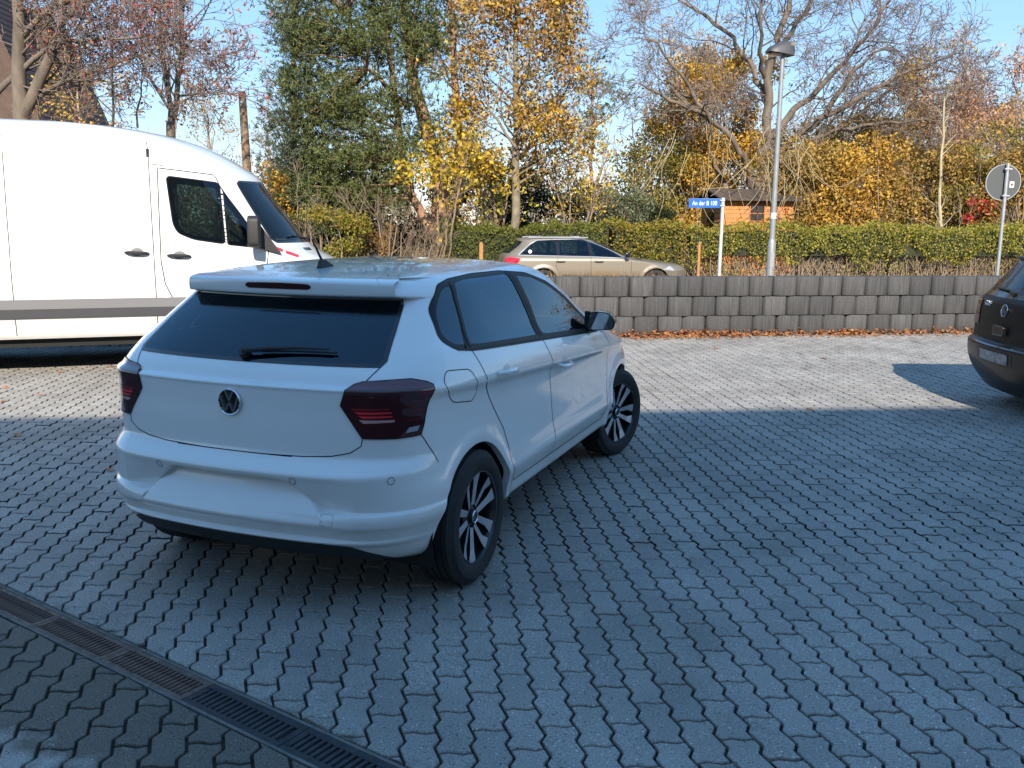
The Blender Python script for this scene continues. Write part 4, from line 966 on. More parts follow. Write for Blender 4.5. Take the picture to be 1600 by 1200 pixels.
def front_half(B, pts):
    p = dens([(B.w_of_yf(y, z), z) for y, z in pts], .03, False)
    return [(B.w_of_yf(0, pts[0][1]) + .05, pts[0][1])] + p + [(B.w_of_yf(0, pts[-1][1]) + .05, pts[-1][1])]
def text_mesh(name, s, size, M, mat_, parent, depth=.002, align='CENTER'):
    cu = bpy.data.curves.new(name, 'FONT'); cu.body = s; cu.size = size; cu.extrude = depth; cu.align_x = align; cu.align_y = 'CENTER'
    o = bpy.data.objects.new(name + '_tmp', cu); COL.objects.link(o); dg = bpy.context.evaluated_depsgraph_get(); dg.update()
    me = bpy.data.meshes.new_from_object(o.evaluated_get(dg)); bpy.data.objects.remove(o, do_unlink=True)
    me.transform(M); me.materials.clear(); me.materials.append(mat_)
    return link(name, me, parent)
both = (1, -1)
# ---- delivery van
def build_van():
    root = empty('delivery_van', (-6.42, 10.07, .012), rad(18.9), label='white high-roof panel van with grey rub strip and black door mirror', cat='van')
    B = simple_body([(.38,-1.15),(.5,-1.24),(1.0,-1.25),(2.2,-1.20),(2.5,-1.15),(2.63,-1.0),(2.69,-.6),(2.715,0.)], [(.38,.03),(2.5,.04),(2.715,.05)],
        [(.38,.955),(.42,.975),(.55,.985),(.60,.992),(1.0,.993),(1.22,.985),(1.26,.978),(1.6,.955),(2.1,.905),(2.4,.865),(2.50,.835),(2.57,.80),(2.63,.72),(2.675,.60),(2.715,.30)],
        [(.38,4.55),(.6,4.64),(.85,4.66),(1.0,4.60),(1.12,4.50),(1.22,4.34),(1.30,4.18),(1.36,4.10),(1.42,4.04),(1.7,3.83),(2.06,3.56),(2.12,3.53),(2.27,3.33),(2.41,3.08),(2.53,2.76),(2.61,2.42),(2.66,2.0),(2.70,1.4),(2.715,1.0)],
        [(.38,.25),(1.0,.24),(1.30,.34),(1.40,.42),(2.1,.42),(2.35,.42),(2.715,.35)], zrange((.38,.62,.02),(.62,1.2,.025),(1.2,2.1,.018),(2.1,2.5,.022),(2.5,2.715,.008)), tr=.0, tf=.05, x_tf=2.9, cr=(.1,.1), cf=(.20,.22), flare=(), n=(10, 6, 150, 10, 22))
    win = B.side_poly(rounded([(2.47,2.115),(2.99,2.055),(3.02,2.03),(3.05,1.385),(2.72,1.435),(2.56,1.505),(2.515,1.60)], .05), .03)
    tri = B.side_poly(rounded([(3.055,2.005),(3.34,1.70),(3.50,1.47),(3.56,1.325),(3.08,1.378)], .02), .03)
    ws = front_half(B, [(.0,1.40),(.80,1.40),(.82,1.44),(.72,2.05),(.69,2.075),(.0,2.085)])
    strip = B.side_poly([(-.9,.60),(4.3,.60),(4.3,.70),(-.9,.70)], .05); strip2 = B.side_poly([(-.9,.70),(4.3,.70),(4.3,.80),(-.9,.80)], .05)
    door = B.side_poly([(2.40,.48),(3.10,.48),(3.42,.85),(3.50,1.18),(3.52,1.36),(3.60,1.34),(3.40,1.72),(3.09,2.07),(2.96,2.14),(2.40,2.21),(2.36,1.2),(2.40,.95)], .03)
    regs = [('w1', win, None, 'both'), ('w2', tri, None, 'both'), ('ws', ws, None, 'mid'), ('rub_strip', strip, M_['grey'], 'both', .012), ('upper_rub_strip', strip2, M_['greylight'], 'both', .010), ('front_door', door, M_['vanwhite'], 'both')]
    pt = body_parts(B, root, regs, [(0, .35, .42), (3.665, .35, .42)], M_['vanwhite'])
    patch(B, 'door_window', win, M_['glassvan'], pt['front_door'], .0, 14, 16); patch(B, 'quarter_window', tri, M_['glassvan'], pt['front_door'], .0, 14, 10)
    patch(B, 'windscreen', ws, M_['glassvan'], root, .0, 16, 18)
    for p in (win, tri): ribbon(B, 'window_seal', p, .014, M_['gloss'], pt['front_door'], .003, closed=True, sides=both)
    ribbon(B, 'windscreen_seal', ws[1:-1], .03, M_['gloss'], root, .003, sides=both)
    g = .010
    ribbon(B, 'door_gap', B.side_poly([(2.30,.40),(2.30,2.50)], .1, False), .009, M_['seam'], root, sides=both)
    ribbon(B, 'door_gap', B.side_poly([(2.56,.44),(2.50,.72),(2.40,.95),(2.37,1.2),(2.385,2.20),(2.96,2.14),(3.09,2.07),(3.40,1.72),(3.60,1.34)], .05, False), g, M_['seam'], pt['front_door'], sides=both)
    ribbon(B, 'door_gap', B.side_poly([(3.52,1.33),(3.50,1.18),(3.42,.85)], .05, False), g, M_['seam'], pt['front_door'], sides=both)
    ribbon(B, 'door_gap', B.side_poly([(2.33,2.238),(2.45,2.225)], .1, False), .007, M_['seam'], root, sides=both)
    ribbon(B, 'sliding_door_gap', B.side_poly([(.92,2.50),(2.30,2.49)], .1, False), .006, M_['greylight'], root, sides=both)
    ribbon(B, 'sliding_door_gap', B.side_poly([(.90,.42),(.90,2.50)], .1, False), .008, M_['seam'], root, sides=both)
    ribbon(B, 'body_crease', B.side_poly([(.5,1.252),(2.2,1.240)], .1, False), .006, M_['greylight'], root, sides=both)
    ribbon(B, 'body_crease', B.side_poly([(.9,2.16),(2.28,2.10)], .1, False), .005, M_['greylight'], root, sides=both)
    ribbon(B, 'bonnet_gap', B.side_poly([(3.62,1.37),(3.9,1.37),(4.1,1.22)], .05, False), .006, M_['seam'], root, sides=both)
    for x, z in ((2.13, 1.285), (2.56, 1.25)):
        for sg in both:
            par = root if x < 2.3 else pt['front_door'][0 if sg > 0 else 1]
            c = [(B.w_of_x(x, z) + .062*math.cos(t), z + .012 + .045*math.sin(t)) for t in np.linspace(0, 2*math.pi, 20)[:-1]]
            patch(B, 'handle_cup', c, M_['greylight'], par, .002, 6, 8, sides=(sg,))
            m = MB(); m.tube([on(B, B.w_of_x(x + t*.12, z), z - .006*t, .012 + .035*(1 - t**4))*[1, sg, 1] for t in np.linspace(-1, 1, 9)], [.012, .018, .02, .02, .02, .02, .02, .018, .012], 8); m.build('door_handle', M_['plastic'], par, True)
    for sg in both:          # mirrors with triangular foot
        m = MB(); m.prism([(3.30,1.37),(3.66,1.27),(3.42,1.62)] if sg < 0 else [(3.30,1.36),(3.42,1.34),(3.36,1.46)], sg*.955, sg*.992); o = m.build('mirror_foot', M_['plastic'], root)
        q = MB(); q.prism(rounded([(-.11,-.16),(.10,-.18),(.11,.16),(-.06,.18),(-.11,.14)], .05), -.02, .10, axis='x', M=Matrix.Translation((3.32, sg*1.16, 1.52)) @ Matrix.Rotation(sg*rad(12), 4, 'Z'))
        q.box(3.33, sg*1.0 if sg > 0 else -1.1, 1.40, 3.38, 1.1 if sg > 0 else -1.0, 1.46); q.build('door_mirror', M_['plastic'], o, True, bevel=.02)
        q = MB(); q.prism(rounded([(-.095,-.15),(.085,-.17),(.095,.0),(-.095,.02)], .04), -.0235, -.021, axis='x', M=Matrix.Translation((3.32, sg*1.16, 1.52)) @ Matrix.Rotation(sg*rad(12), 4, 'Z')); q.build('mirror_glass', M_['mirror'], o)
    # red and white warning marks, black vent on the bonnet
    for sg in (1, -1):
        for x, z in ((4.02, 1.355), (4.16, 1.29)):
            ribbon(B, 'warning_mark', B.side_poly([(x - .16, z + .02), (x + .02, z - .07)], .03, False) if False else [(B.w_of_x(3.75 + (x - 4.0)*.5, z), z), (B.w_of_x(3.95 + (x - 4.0)*.5, z - .05), z - .05)], .06, M_['redmark'], root, .003, sides=(sg,))
    patch(B, 'bonnet_vent', [(B.w_of_yf(.62, 1.31), 1.30), (B.w_of_yf(.46, 1.31), 1.30), (B.w_of_yf(.44, 1.33), 1.33), (B.w_of_yf(.60, 1.33), 1.33)], M_['gloss'], root, .003, 4, 6)
    for sg in both:
        m = MB(); m.tube([on(B, B.w_of_yf(.1, 1.41), 1.41, .03)*[1, sg, 1], on(B, B.w_of_yf(.60, 1.46), 1.46, .03)*[1, sg, 1]], [.014, .008], 6); m.build('windscreen_wiper', M_['plastic'], root, True)
    for x in (0, 3.665):
        arch_lip(B, root, x, .35, .42, M_['vanwhite'], .05, math.pi - .05)
        for sg in both: make_wheel(root, x, sg*.86, .345, .225, .20, 'plain', 0, sg, M_['steel'])
    m = MB(); m.box(-1.0, -.86, .28, 4.4, .86, .42); m.build('floor_pan', M_['under'], root)
    m = MB(); m.box(2.28, -.88, .45, 2.31, .88, 1.30); m.box(2.28, -.88, 1.9, 2.31, .88, 2.4); m.build('bulkhead', M_['interior'], root)
    m = MB(); m.prism([(3.42,.6),(3.62,.6),(3.62,1.30),(3.50,1.32),(3.44,1.22)], -.74, .74); m.build('dashboard', M_['interior'], root, True)
    seats(root, [(2.62, -.52, .52, .78), (2.62, .10, .44, .78), (2.62, .55, .48, .78)], .95); steering(root, 3.30, .55, 1.38, .2, 50)
    # the load space lining closes the view to the back
    m = MB(); m.box(-1.1, -.80, .43, 2.27, -.79, 2.4); m.box(-1.1, .79, .43, 2.27, .80, 2.4); m.build('load_lining', M_['interior'], root)
build_van()
# ---- black hatchback on the right
def build_golf():
    B = simple_body([(.17,-.60),(.25,-.66),(.34,-.72),(.46,-.765),(.575,-.775),(.60,-.77),(.615,-.735),(.63,-.715),(.80,-.705),(.97,-.685),(1.0,-.670),(1.03,-.650),(1.32,-.445),(1.352,-.425),(1.362,-.455),(1.378,-.452),(1.392,-.38),(1.41,-.2),(1.425,.05),(1.435,.3),(1.44,.55)],
        [(.17,.12),(.6,.12),(.62,.10),(.95,.10),(1.05,.12),(1.35,.14),(1.40,.2),(1.44,.4)],
        [(.17,.72),(.25,.80),(.36,.845),(.46,.862),(.50,.874),(.56,.874),(.58,.862),(.80,.860),(.92,.850),(.98,.83),(1.03,.79),(1.2,.715),(1.34,.645),(1.38,.60),(1.41,.53),(1.43,.40),(1.44,.18)],
        [(.17,3.1),(.3,3.25),(.5,3.36),(.68,3.33),(.80,3.1),(.88,2.75),(.93,2.45),(.97,2.30),(1.03,2.2),(1.2,1.93),(1.34,1.62),(1.40,1.3),(1.44,.9)],
        [(.17,.35),(.8,.3),(.95,.2),(1.44,.25)], zrange((.17,.57,.016),(.57,.65,.006),(.65,.96,.016),(.96,1.34,.015),(1.34,1.40,.006),(1.40,1.44,.005)), tr=.06, tf=.06, x_tf=2.2, cr=(.12,.15), cf=(.3,.35), flare=[(0, .31, .34), (2.515, .31, .34)], gh=.8)
    h = rad(93.); fw = np.array([math.sin(h), math.cos(h)])
    P = np.array([4.36, 7.93]) + fw*.70
    root = empty('parked_car', (P[0], P[1], 0), math.pi/2 - h, label='black hatchback with a silver round badge parked by the retaining wall', cat='car')
    glass = mid_half(B, [(.3,1.04),(.55,1.04),(.585,1.06),(.535,1.20),(.49,1.335),(.3,1.345)], B.w_of_y)
    lamp = dens([(.565,.745),(.575,.86),(.57,.93),(.565,.975),(.70,.985),(.83,.975),(.86,.86),(.86,.75)], .03)
    gate = [(-.02,.635)] + [(B.w_of_y(y, z), z) for y, z in [(.3,.635),(.57,.645),(.60,.70)]] + [(.562,.745),(.562,.975),(.61,1.03),(.595,1.06),(.545,1.345),(-.02,1.35)]
    plate = [(-.02,.445)] + [(B.w_of_y(y, z), z) for y, z in [(.3,.445),(.315,.46),(.315,.555),(.30,.565)]] + [(-.02,.565)]
    q = B.side_poly(rounded([(-.20,1.06),(-.02,1.30),(.10,1.32),(.10,1.03)], .03), .03); r = B.side_poly(rounded([(.14,1.03),(.14,1.33),(.85,1.355),(.86,1.01)], .03), .03); f = B.side_poly(rounded([(.93,1.01),(.92,1.355),(1.25,1.33),(1.6,1.18),(1.88,.99)], .03), .03)
    dlo = B.side_poly(rounded([(-.24,1.03),(-.03,1.33),(.10,1.35),(.88,1.375),(1.27,1.35),(1.66,1.18),(1.98,.965),(.9,.99)], .03), .03)
    bump = [(-.02,.17),(1.2,.17),(1.02,.30),(.98,.55),(.86,.62),(.60,.622),(-.02,.622)]
    K = M_['blackpaint']
    regs = [('rear_glass', glass, None, 'mid'), ('tail_light', lamp, M_['golflamp'], 'both', .006), ('q', q, None, 'both'), ('r', r, None, 'both'), ('f', f, None, 'both'), ('window_trim', dlo, M_['trim'], 'both', .001), ('tailgate', gate, K, 'mid'), ('bumper', bump, M_['bumperblack'], 'mid')]
    pt = body_parts(B, root, regs, [(0, .31, .345), (2.515, .31, .345)], K)
    tg = pt['tailgate'][0]; bp = pt['bumper'][0]
    g = patch(B, 'rear_window', glass[1:-1], M_['glassgreen'], tg, .001, 16, 30, sides=(1,), mid=True)[0]
    bd = glass[1:-1]; ribbon(B, 'window_edge', [(-w, z) for w, z in bd[::-1]] + bd, .05, M_['gloss'], g, .002, closed=True)
    for nm, p in (('quarter_window', q), ('rear_side_window', r), ('front_side_window', f)): patch(B, nm, p, M_['glassgreen'], root, .0, 12, 14)
    patch(B, 'plate_recess', plate[1:-1], M_['plastic'], bp, .002, 6, 12, sides=(1,), mid=True)
    patch(B, 'number_plate', [(.0,.462),(.255,.462),(.26,.47),(.26,.545),(.255,.553),(.0,.553)], M_['plate'], bp, .008, 5, 12, sides=(1,), mid=True)
    emblem(tg, on(B, 0, .915, .004), B.N(0, .915), .055)
    m = MB(); n = B.N(0, .74); m.box(-.745, -.085, .70, -.705, .085, .775); o = m.build('handle_recess', M_['gloss'], tg, bevel=.012)
    ribbon(B, 'handle_rim', rounded([(-.09,.698),(.09,.698),(.09,.778),(-.09,.778)], .02), .008, M_['greylight'], tg, .042, closed=True)
    p = on(B, .40, .95, .002); nn = Vector(B.N(.40, .95)); up = (Vector((0, 0, 1)) - nn*nn.z).normalized(); rt = up.cross(nn); M = Matrix((rt, up, nn)).transposed().to_4x4(); M.translation = Vector(p)
    text_mesh('lettering', 'GOLF', .062, M, mat('bright_lettering', (.75,.76,.77), .35, metal=.2), tg, .003)
    ribbon(B, 'gate_gap', [(B.w_of_y(.0, .633), .633), (.3,.633), (.50,.645), (.54,.70), (.562,.745)], .006, M_['seam'], tg, sides=both)
    ribbon(B, 'bumper_strip', [(-.80,.60),(0,.60),(.80,.60)], .018, M_['gloss'], bp, .003)
    for a, b_, m_ in ((.755,.80,'golfclear'), (.865,.975,'lampred')): patch(B, 'light_chamber', [(.585, a), (.84, a), (.84, b_), (.585, b_)], M_[m_] if m_ != 'lampred' else M_['golfred'], pt['tail_light'], .0075, 4, 8)
    m = MB(); m.tube([on(B, 0, 1.055, .01), on(B, .06, 1.075, .03), on(B, .42, 1.085, .02)], [.022, .012, .007], 8); m.build('rear_wiper', M_['plastic'], tg, True)
    m = MB(); m.box(-.47, -.12, 1.355, -.44, .12, 1.372); m.build('brake_light', M_['lamp'], tg)
    for sg in both:
        m = MB(); m.prism(rounded([(-.09,-.06),(.09,-.05),(.09,.05),(-.08,.07)], .03), 0, .09, axis='x', M=Matrix.Translation((1.82, sg*.95, 1.02))); m.build('door_mirror', K, root, True, bevel=.02)
        for x in (0, 2.515): make_wheel(root, x, sg*.755, .31, .195, .20, 'plain', 0, sg)
    m = MB(); m.box(-.5, -.68, .18, 3.0, .68, .28); m.build('floor_pan', M_['under'], root)
    m = MB(); m.box(-.62, -.58, .35, .2, .58, .95); m.build('parcel_shelf', M_['interior'], root)
    seats(root, [(.40, 0, 1.2, .56), (1.1, -.36, .5, .62), (1.1, .36, .5, .62)], .50); m = MB(); m.prism([(1.75,.45),(2.3,.45),(2.28,.95),(1.8,.93)], -.72, .72); m.build('dashboard', M_['interior'], root)
M_['golflamp'] = mat('dark_red_lens', (.20, .010, .014), .1, coat=1.0); M_['golfred'] = mat('red_lens', (.20, .012, .018), .12, coat=1.0); M_['golfclear'] = mat('smoke_lens', (.10, .10, .11), .12, coat=1.0)
M_['bumperblack'] = mat('black_bumper_paint', (.007, .007, .008), .4, coat=.2, spec=.25)
build_golf()
# ---- estate car passing on the road
def build_audi():
    B = simple_body([(.18,-.92),(.30,-1.02),(.45,-1.09),(.62,-1.085),(.70,-1.06),(.90,-1.015),(.98,-.985),(1.02,-.95),(1.34,-.60),(1.37,-.60),(1.39,-.55),(1.42,-.38),(1.445,-.05),(1.458,.25),(1.463,.5)],
        [(.18,.16),(.9,.16),(1.05,.15),(1.37,.16),(1.463,.3)],
        [(.18,.76),(.3,.86),(.5,.912),(.62,.922),(.80,.918),(.88,.914),(.905,.905),(.96,.872),(.99,.84),(1.02,.82),(1.2,.74),(1.35,.665),(1.39,.62),(1.42,.55),(1.445,.42),(1.463,.2)],
        [(.18,3.55),(.35,3.76),(.5,3.83),(.62,3.83),(.72,3.74),(.80,3.45),(.86,3.05),(.91,2.62),(.945,2.38),(.98,2.27),(1.1,2.02),(1.25,1.66),(1.37,1.3),(1.42,1.05),(1.45,.85),(1.463,.65)],
        [(.18,.4),(.7,.38),(.9,.25),(1.0,.2),(1.463,.25)], zrange((.18,.9,.02),(.9,1.36,.014),(1.36,1.463,.006)), tr=.07, tf=.06, x_tr=.2, x_tf=2.4, cr=(.28,.32), cf=(.35,.4), flare=[(0, .33, .36), (2.843, .33, .36)], gh=.9)
    h = rad(83.5); fw = np.array([math.sin(h), math.cos(h)]); c = at_y(776, 402, 23.0)
    P = np.array([c[0] + .02, 23.0]) + fw*1.06
    root = empty('estate_car', (P[0], P[1], -.13), math.pi/2 - h, label='beige estate car with silver roof rail passing on the road behind the wall', cat='car')
    q = B.side_poly(rounded([(-.52,1.03),(-.28,1.25),(-.15,1.335),(.30,1.36),(.33,1.01)], .03), .03); r = B.side_poly(rounded([(.42,1.01),(.40,1.36),(1.10,1.372),(1.15,.99)], .03), .03); f = B.side_poly(rounded([(1.24,.99),(1.20,1.372),(1.42,1.35),(1.72,1.22),(2.02,1.06),(2.16,.955)], .03), .03)
    dlo = B.side_poly(rounded([(-.62,1.0),(-.30,1.28),(-.15,1.36),(.35,1.385),(1.20,1.392),(1.46,1.365),(1.78,1.22),(2.08,1.06),(2.32,.925),(1.2,.968)], .03), .03)
    lamp = dens([(.60,.80),(.60,.93),(.80,.95),(1.05,.915),(1.02,.80)], .03); head = B.front_poly([(.45,.62),(.45,.74),(.80,.80),(.80,.64)], .03)
    glass = mid_half(B, [(.3,1.04),(.58,1.04),(.52,1.33),(.3,1.34)], B.w_of_y); ws = front_half(B, [(.0,.985),(.64,.985),(.53,1.33),(.0,1.345)])
    hd = B.side_poly(rounded([(3.02,.66),(3.50,.60),(3.50,.68),(3.22,.76)], .02), .03)
    fd = B.side_poly([(1.18,.32),(2.14,.32),(2.20,.6),(2.20,.86),(2.32,.925),(1.2,.968)], .03); rd_ = B.side_poly([(.36,.62),(.42,.36),(1.16,.32),(1.18,.968),(.36,.985)], .03)
    A = M_['beige']
    regs = [('q', q, None, 'both'), ('r', r, None, 'both'), ('f', f, None, 'both'), ('gl', glass, None, 'mid'), ('ws', ws, None, 'mid'), ('window_trim', dlo, M_['gloss'], 'both', .001), ('tail_light', lamp, M_['audilamp'], 'both', .004), ('headlight', hd, M_['lampclear'], 'both', .004), ('front_door', fd, A, 'both'), ('rear_door', rd_, A, 'both')]
    pt = body_parts(B, root, regs, [(0, .33, .365), (2.843, .33, .365)], A)
    for nm, p, par in (('quarter_window', q, root), ('rear_side_window', r, pt['rear_door']), ('front_side_window', f, pt['front_door'])): patch(B, nm, p, M_['glass'], par, .0, 12, 14)
    patch(B, 'rear_window', glass[1:-1], M_['glassdark'], root, .0, 10, 20, sides=(1,), mid=True); patch(B, 'windscreen', ws, M_['glassgreen'], root, .0, 12, 14)
    ribbon(B, 'window_chrome', dlo, .022, M_['silver'], pt['window_trim'], .004, closed=True, sides=both)
    for pts, par in (([(1.18,.965),(1.18,.32)], 'front_door'), ([(2.32,.915),(2.20,.86),(2.20,.6),(2.14,.32)], 'front_door'), ([(.36,.985),(.30,.75),(.36,.62)], 'rear_door')): ribbon(B, 'door_gap', B.side_poly(pts, .05, False), .008, M_['seam'], pt[par], sides=both)
    ribbon(B, 'rub_strip', B.side_poly([(.45,.52),(2.4,.50)], .1, False), .03, M_['grey'], root, .006, sides=both)
    for sg in both:
        for x, par in ((.42, 'rear_door'), (1.38, 'front_door')):
            m = MB(); m.tube([on(B, B.w_of_x(x + t*.11, .86), .86, .012 + .03*(1 - t**4))*[1, sg, 1] for t in np.linspace(-1, 1, 7)], .017, 6); m.build('door_handle', A, pt[par][0 if sg > 0 else 1], True)
        m = MB(); m.tube([(x, sg*.60, POLY(B, x)) for x in np.linspace(-.35, 1.15, 12)], .018, 6); m.build('roof_rail', M_['silver'], root, True)
        m = MB(); m.prism(rounded([(-.10,-.06),(.09,-.05),(.09,.05),(-.08,.07)], .03), 0, .10, axis='x', M=Matrix.Translation((2.02, sg*1.0, 1.02))); m.build('door_mirror', M_['gloss'], root, True, bevel=.02)
        for x in (0, 2.843): make_wheel(root, x, sg*.80, .325, .22, .225, 'plain', 0, sg)
    for x in (0, 2.843): arch_lip(B, root, x, .33, .365, A, .0, math.pi)
    m = MB(); m.box(-.9, -.7, .19, 3.4, .7, .30); m.build('floor_pan', M_['under'], root)
    m = MB(); m.prism([(2.0,.5),(2.5,.5),(2.5,.92),(2.05,.92)], -.75, .75); m.build('dashboard', M_['interior'], root)
    seats(root, [(.75, 0, 1.3, .56), (1.45, -.38, .5, .60), (1.45, .38, .5, .60)], .50); steering(root, 2.0, .38, .90)
    m = MB(); m.lathe([(.0005, .004), (.045, .004), (.045, 0)], 16, axis='y', M=Matrix.Translation((-.33, -.80, 1.09)) @ Matrix.Rotation(rad(180), 4, 'Z')); m.build('window_sticker', mat('white_sticker', (.75,.75,.75), .6), root)
    return root, P, h
def POLY(B, x):
    xs = np.array([B.outline(z)[:, 0].min() for z in B.zs]); y = .60
    best = 1.36
    for z in B.zs[B.zs > 1.30]:
        o = B.outline(z); 
        if np.interp(x, [o[:, 0].min(), o[:, 0].max()], [0, 1], left=-1, right=-1) >= 0 and B.f[1](x, z) > y: best = z
    return best + .035
M_['audilamp'] = mat('bright_red_lens', (.55, .012, .03), .12, coat=1.0)
AUDI, AUDI_P, AUDI_H = build_audi()
# ------------------------------------------------------------------ person in the estate car
def build_driver():
    c, s = math.cos(math.pi/2 - AUDI_H), math.sin(math.pi/2 - AUDI_H)
    J = {'hip': (1.52,.38,.58), 'belly': (1.48,.38,.72), 'chest': (1.40,.38,.95), 'neck': (1.38,.38,1.08), 'headb': (1.40,.38,1.15), 'head': (1.41,.38,1.23), 'crown': (1.40,.38,1.29),
         'nose': (1.50,.38,1.20), 'shL': (1.40,.57,1.01), 'shR': (1.40,.19,1.01), 'elL': (1.55,.62,.80), 'elR': (1.55,.14,.80), 'haL': (1.88,.50,.98), 'haR': (1.88,.27,.98),
         'knL': (1.98,.48,.62), 'knR': (1.98,.28,.62), 'ftL': (2.15,.46,.34), 'ftR': (2.15,.30,.34)}
    Rr = {'hip': .15,'belly': .15,'chest': .16,'neck': .058,'headb': .075,'head': .098,'crown': .075,'nose': .018,'shL': .075,'shR': .075,'elL': .05,'elR': .05,'haL': .04,'haR': .04,'knL': .075,'knR': .075,'ftL': .05,'ftR': .05}
    E = [('hip','belly'),('belly','chest'),('chest','neck'),('neck','headb'),('headb','head'),('head','crown'),('headb','nose'),('chest','shL'),('chest','shR'),('shL','elL'),('shR','elR'),('elL','haL'),('elR','haR'),('hip','knL'),('hip','knR'),('knL','ftL'),('knR','ftR')]
    k = list(J); me = bpy.data.meshes.new('person'); me.from_pydata([J[n] for n in k], [(k.index(a), k.index(b)) for a, b in E], []); me.update()
    o = bpy.data.objects.new('person', me); COL.objects.link(o)
    sk = o.modifiers.new('skin', 'SKIN'); o.modifiers.new('sub', 'SUBSURF').levels = 2
    for i, n in enumerate(k): me.skin_vertices[0].data[i].radius = (Rr[n], Rr[n])
    me.skin_vertices[0].data[0].use_root = True
    dg = bpy.context.evaluated_depsgraph_get(); dg.update(); m2 = bpy.data.meshes.new_from_object(o.evaluated_get(dg)); bpy.data.objects.remove(o, do_unlink=True)
    skin = mat('skin', (.48, .30, .23), .55); cloth = mat('grey_jumper', (.16, .17, .20), .9)
    m2.materials.clear(); m2.materials.append(cloth); m2.materials.append(skin)
    for p in m2.polygons: p.material_index = 1 if (p.center.z > 1.065 and p.center.x < 1.7 or p.center.x > 1.80 and p.center.z > .85) else 0; p.use_smooth = True
    o = link('person', m2, None, (AUDI_P[0], AUDI_P[1], -.13), label='driver in a grey jumper at the wheel of the beige estate car', cat='person'); o.rotation_euler = (0, 0, math.pi/2 - AUDI_H)
    h = MB(); h.lathe([(.0005, .115), (.06, .10), (.098, .05), (.108, .0), (.10, -.04)], 16, axis='z', M=Matrix.Translation((1.385, .38, 1.245)) @ Matrix.Rotation(rad(-18), 4, 'Y')); h.build('hair', mat('light_hair', (.38, .33, .27), .8), o, True)
build_driver()
# ------------------------------------------------------------------ street furniture
def build_lamp():
    p = at_y(1203, 430, 14.6); z0 = .80; top = at_y(1217, 84, 14.6)
    root = empty('street_lamp', (p[0], 14.6, z0), 0, label='tall grey steel street lamp with a dark wedge-shaped head behind the wall', cat='street lamp')
    H = 4.27 - z0; st = mat('painted_grey_steel', (.27, .285, .295), .5, metal=.3, noise=.15, nscale=9)
    m = MB(); m.lathe([(.066, -.3), (.066, .55), (.055, .60), (.049, .62)], 20, axis='z'); base = m.build('pole_base', st, root, True)
    m = MB(); m.box(-.03, -.0675, .18, .03, -.0645, .42); m.build('service_door', mat('lamp_door', (.30,.31,.32), .5, metal=.3), base)
    m = MB(); m.lathe([(.047, .60), (.032, H - .02), (.0005, H - .015)], 18, axis='z'); m.build('pole', st, root, True)
    m = MB(); m.lathe([(.0475, .0), (.0475, .09)], 18, axis='z', M=Matrix.Translation((0, 0, .95))); m.build('sticker_band', mat('white_sticker_band', (.62,.62,.60), .6), root, True)
    hd = mat('dark_lamp_housing', (.065, .066, .07), .5, noise=.3, nscale=10); M = Matrix.Translation((0, 0, H - .02)) @ Matrix.Rotation(rad(8), 4, 'Y') @ Matrix.Rotation(rad(14), 4, 'Z')
    # wedge housing, high over the pole and thin at its far tip
    V = []; prof = [(-.26, .04, .07), (-.235, .08, .10), (-.13, .15, .125), (.0, .205, .135), (.11, .215, .125), (.15, .15, .10)]
    n = 8
    for x, h, w in prof:
        for j in range(n):
            a = math.pi*j/(n - 1); V.append(M @ Vector((x, -w*math.cos(a), .0 + h*math.sin(a)**.7)))
    F = [(i*n + j, i*n + j + 1, (i+1)*n + j + 1, (i+1)*n + j) for i in range(len(prof) - 1) for j in range(n - 1)] + [tuple(range(n)), tuple(range((len(prof)-1)*n, len(prof)*n))]
    F += [(i*n, (i+1)*n, (i+1)*n + n - 1, i*n + n - 1) for i in range(len(prof) - 1)]
    m = MB(); m.add(V, F); ho = m.build('lamp_head', hd, root, True)
    m = MB(); m.add([M @ Vector((x, y, -.012 - .02*(abs(y) < .05))) for x in (-.22, -.05) for y in (-.08, -.04, .04, .08)], [(0,1,5,4),(1,2,6,5),(2,3,7,6)]); m.build('lamp_lens', mat('lamp_lens', (.35,.36,.36), .15, coat=1.), ho, True)
    m = MB(); m.box(.05, -.10, .14, .13, .10, .20, M=M); m.build('lichen_patch', mat('lichen', (.22,.21,.16), .9, noise=.6, nscale=40), ho)
build_lamp()
def build_round_sign():
    root = empty('traffic_sign', (8.325, 15.5, .80), 0, label='round traffic sign seen from its bare grey back on a steel pole', cat='sign')
    m = MB(); m.tube([(0, 0, -.3), (-.008, 0, 1.90)], .030, 14); m.build('pole', M_['steel'], root, True)
    gb = mat('grey_sign_back', (.070, .076, .080), .6); M = Matrix.Translation((-.035, .04, 1.585))
    m = MB(); m.lathe([(.0005, .0), (.292, .0), (.292, .006), (.0005, .006)], 48, axis='y', M=M); d = m.build('sign_disc', gb, root, True)
    m = MB(); m.lathe([(.288, -.004), (.300, -.004), (.300, .012), (.288, .012)], 48, axis='y', M=M, closed=True); m.build('sign_rim', M_['silver'], d, True)
    for z in (1.36, 1.80):
        m = MB(); m.box(-.06, -.036, z - .015, .06, .036, z + .015); m.build('clamp', M_['steel'], root, bevel=.006)
    m = MB(); m.box(.11, -.0035, 1.50, .185, -.001, 1.60); m.box(.13, -.004, 1.53, .165, -.0035, 1.57, 1); m.build('sticker', None, d, mats=[mat('white_label', (.72,.72,.70), .6), M_['grey']], loc=(-.035, .04, 0))
build_round_sign()
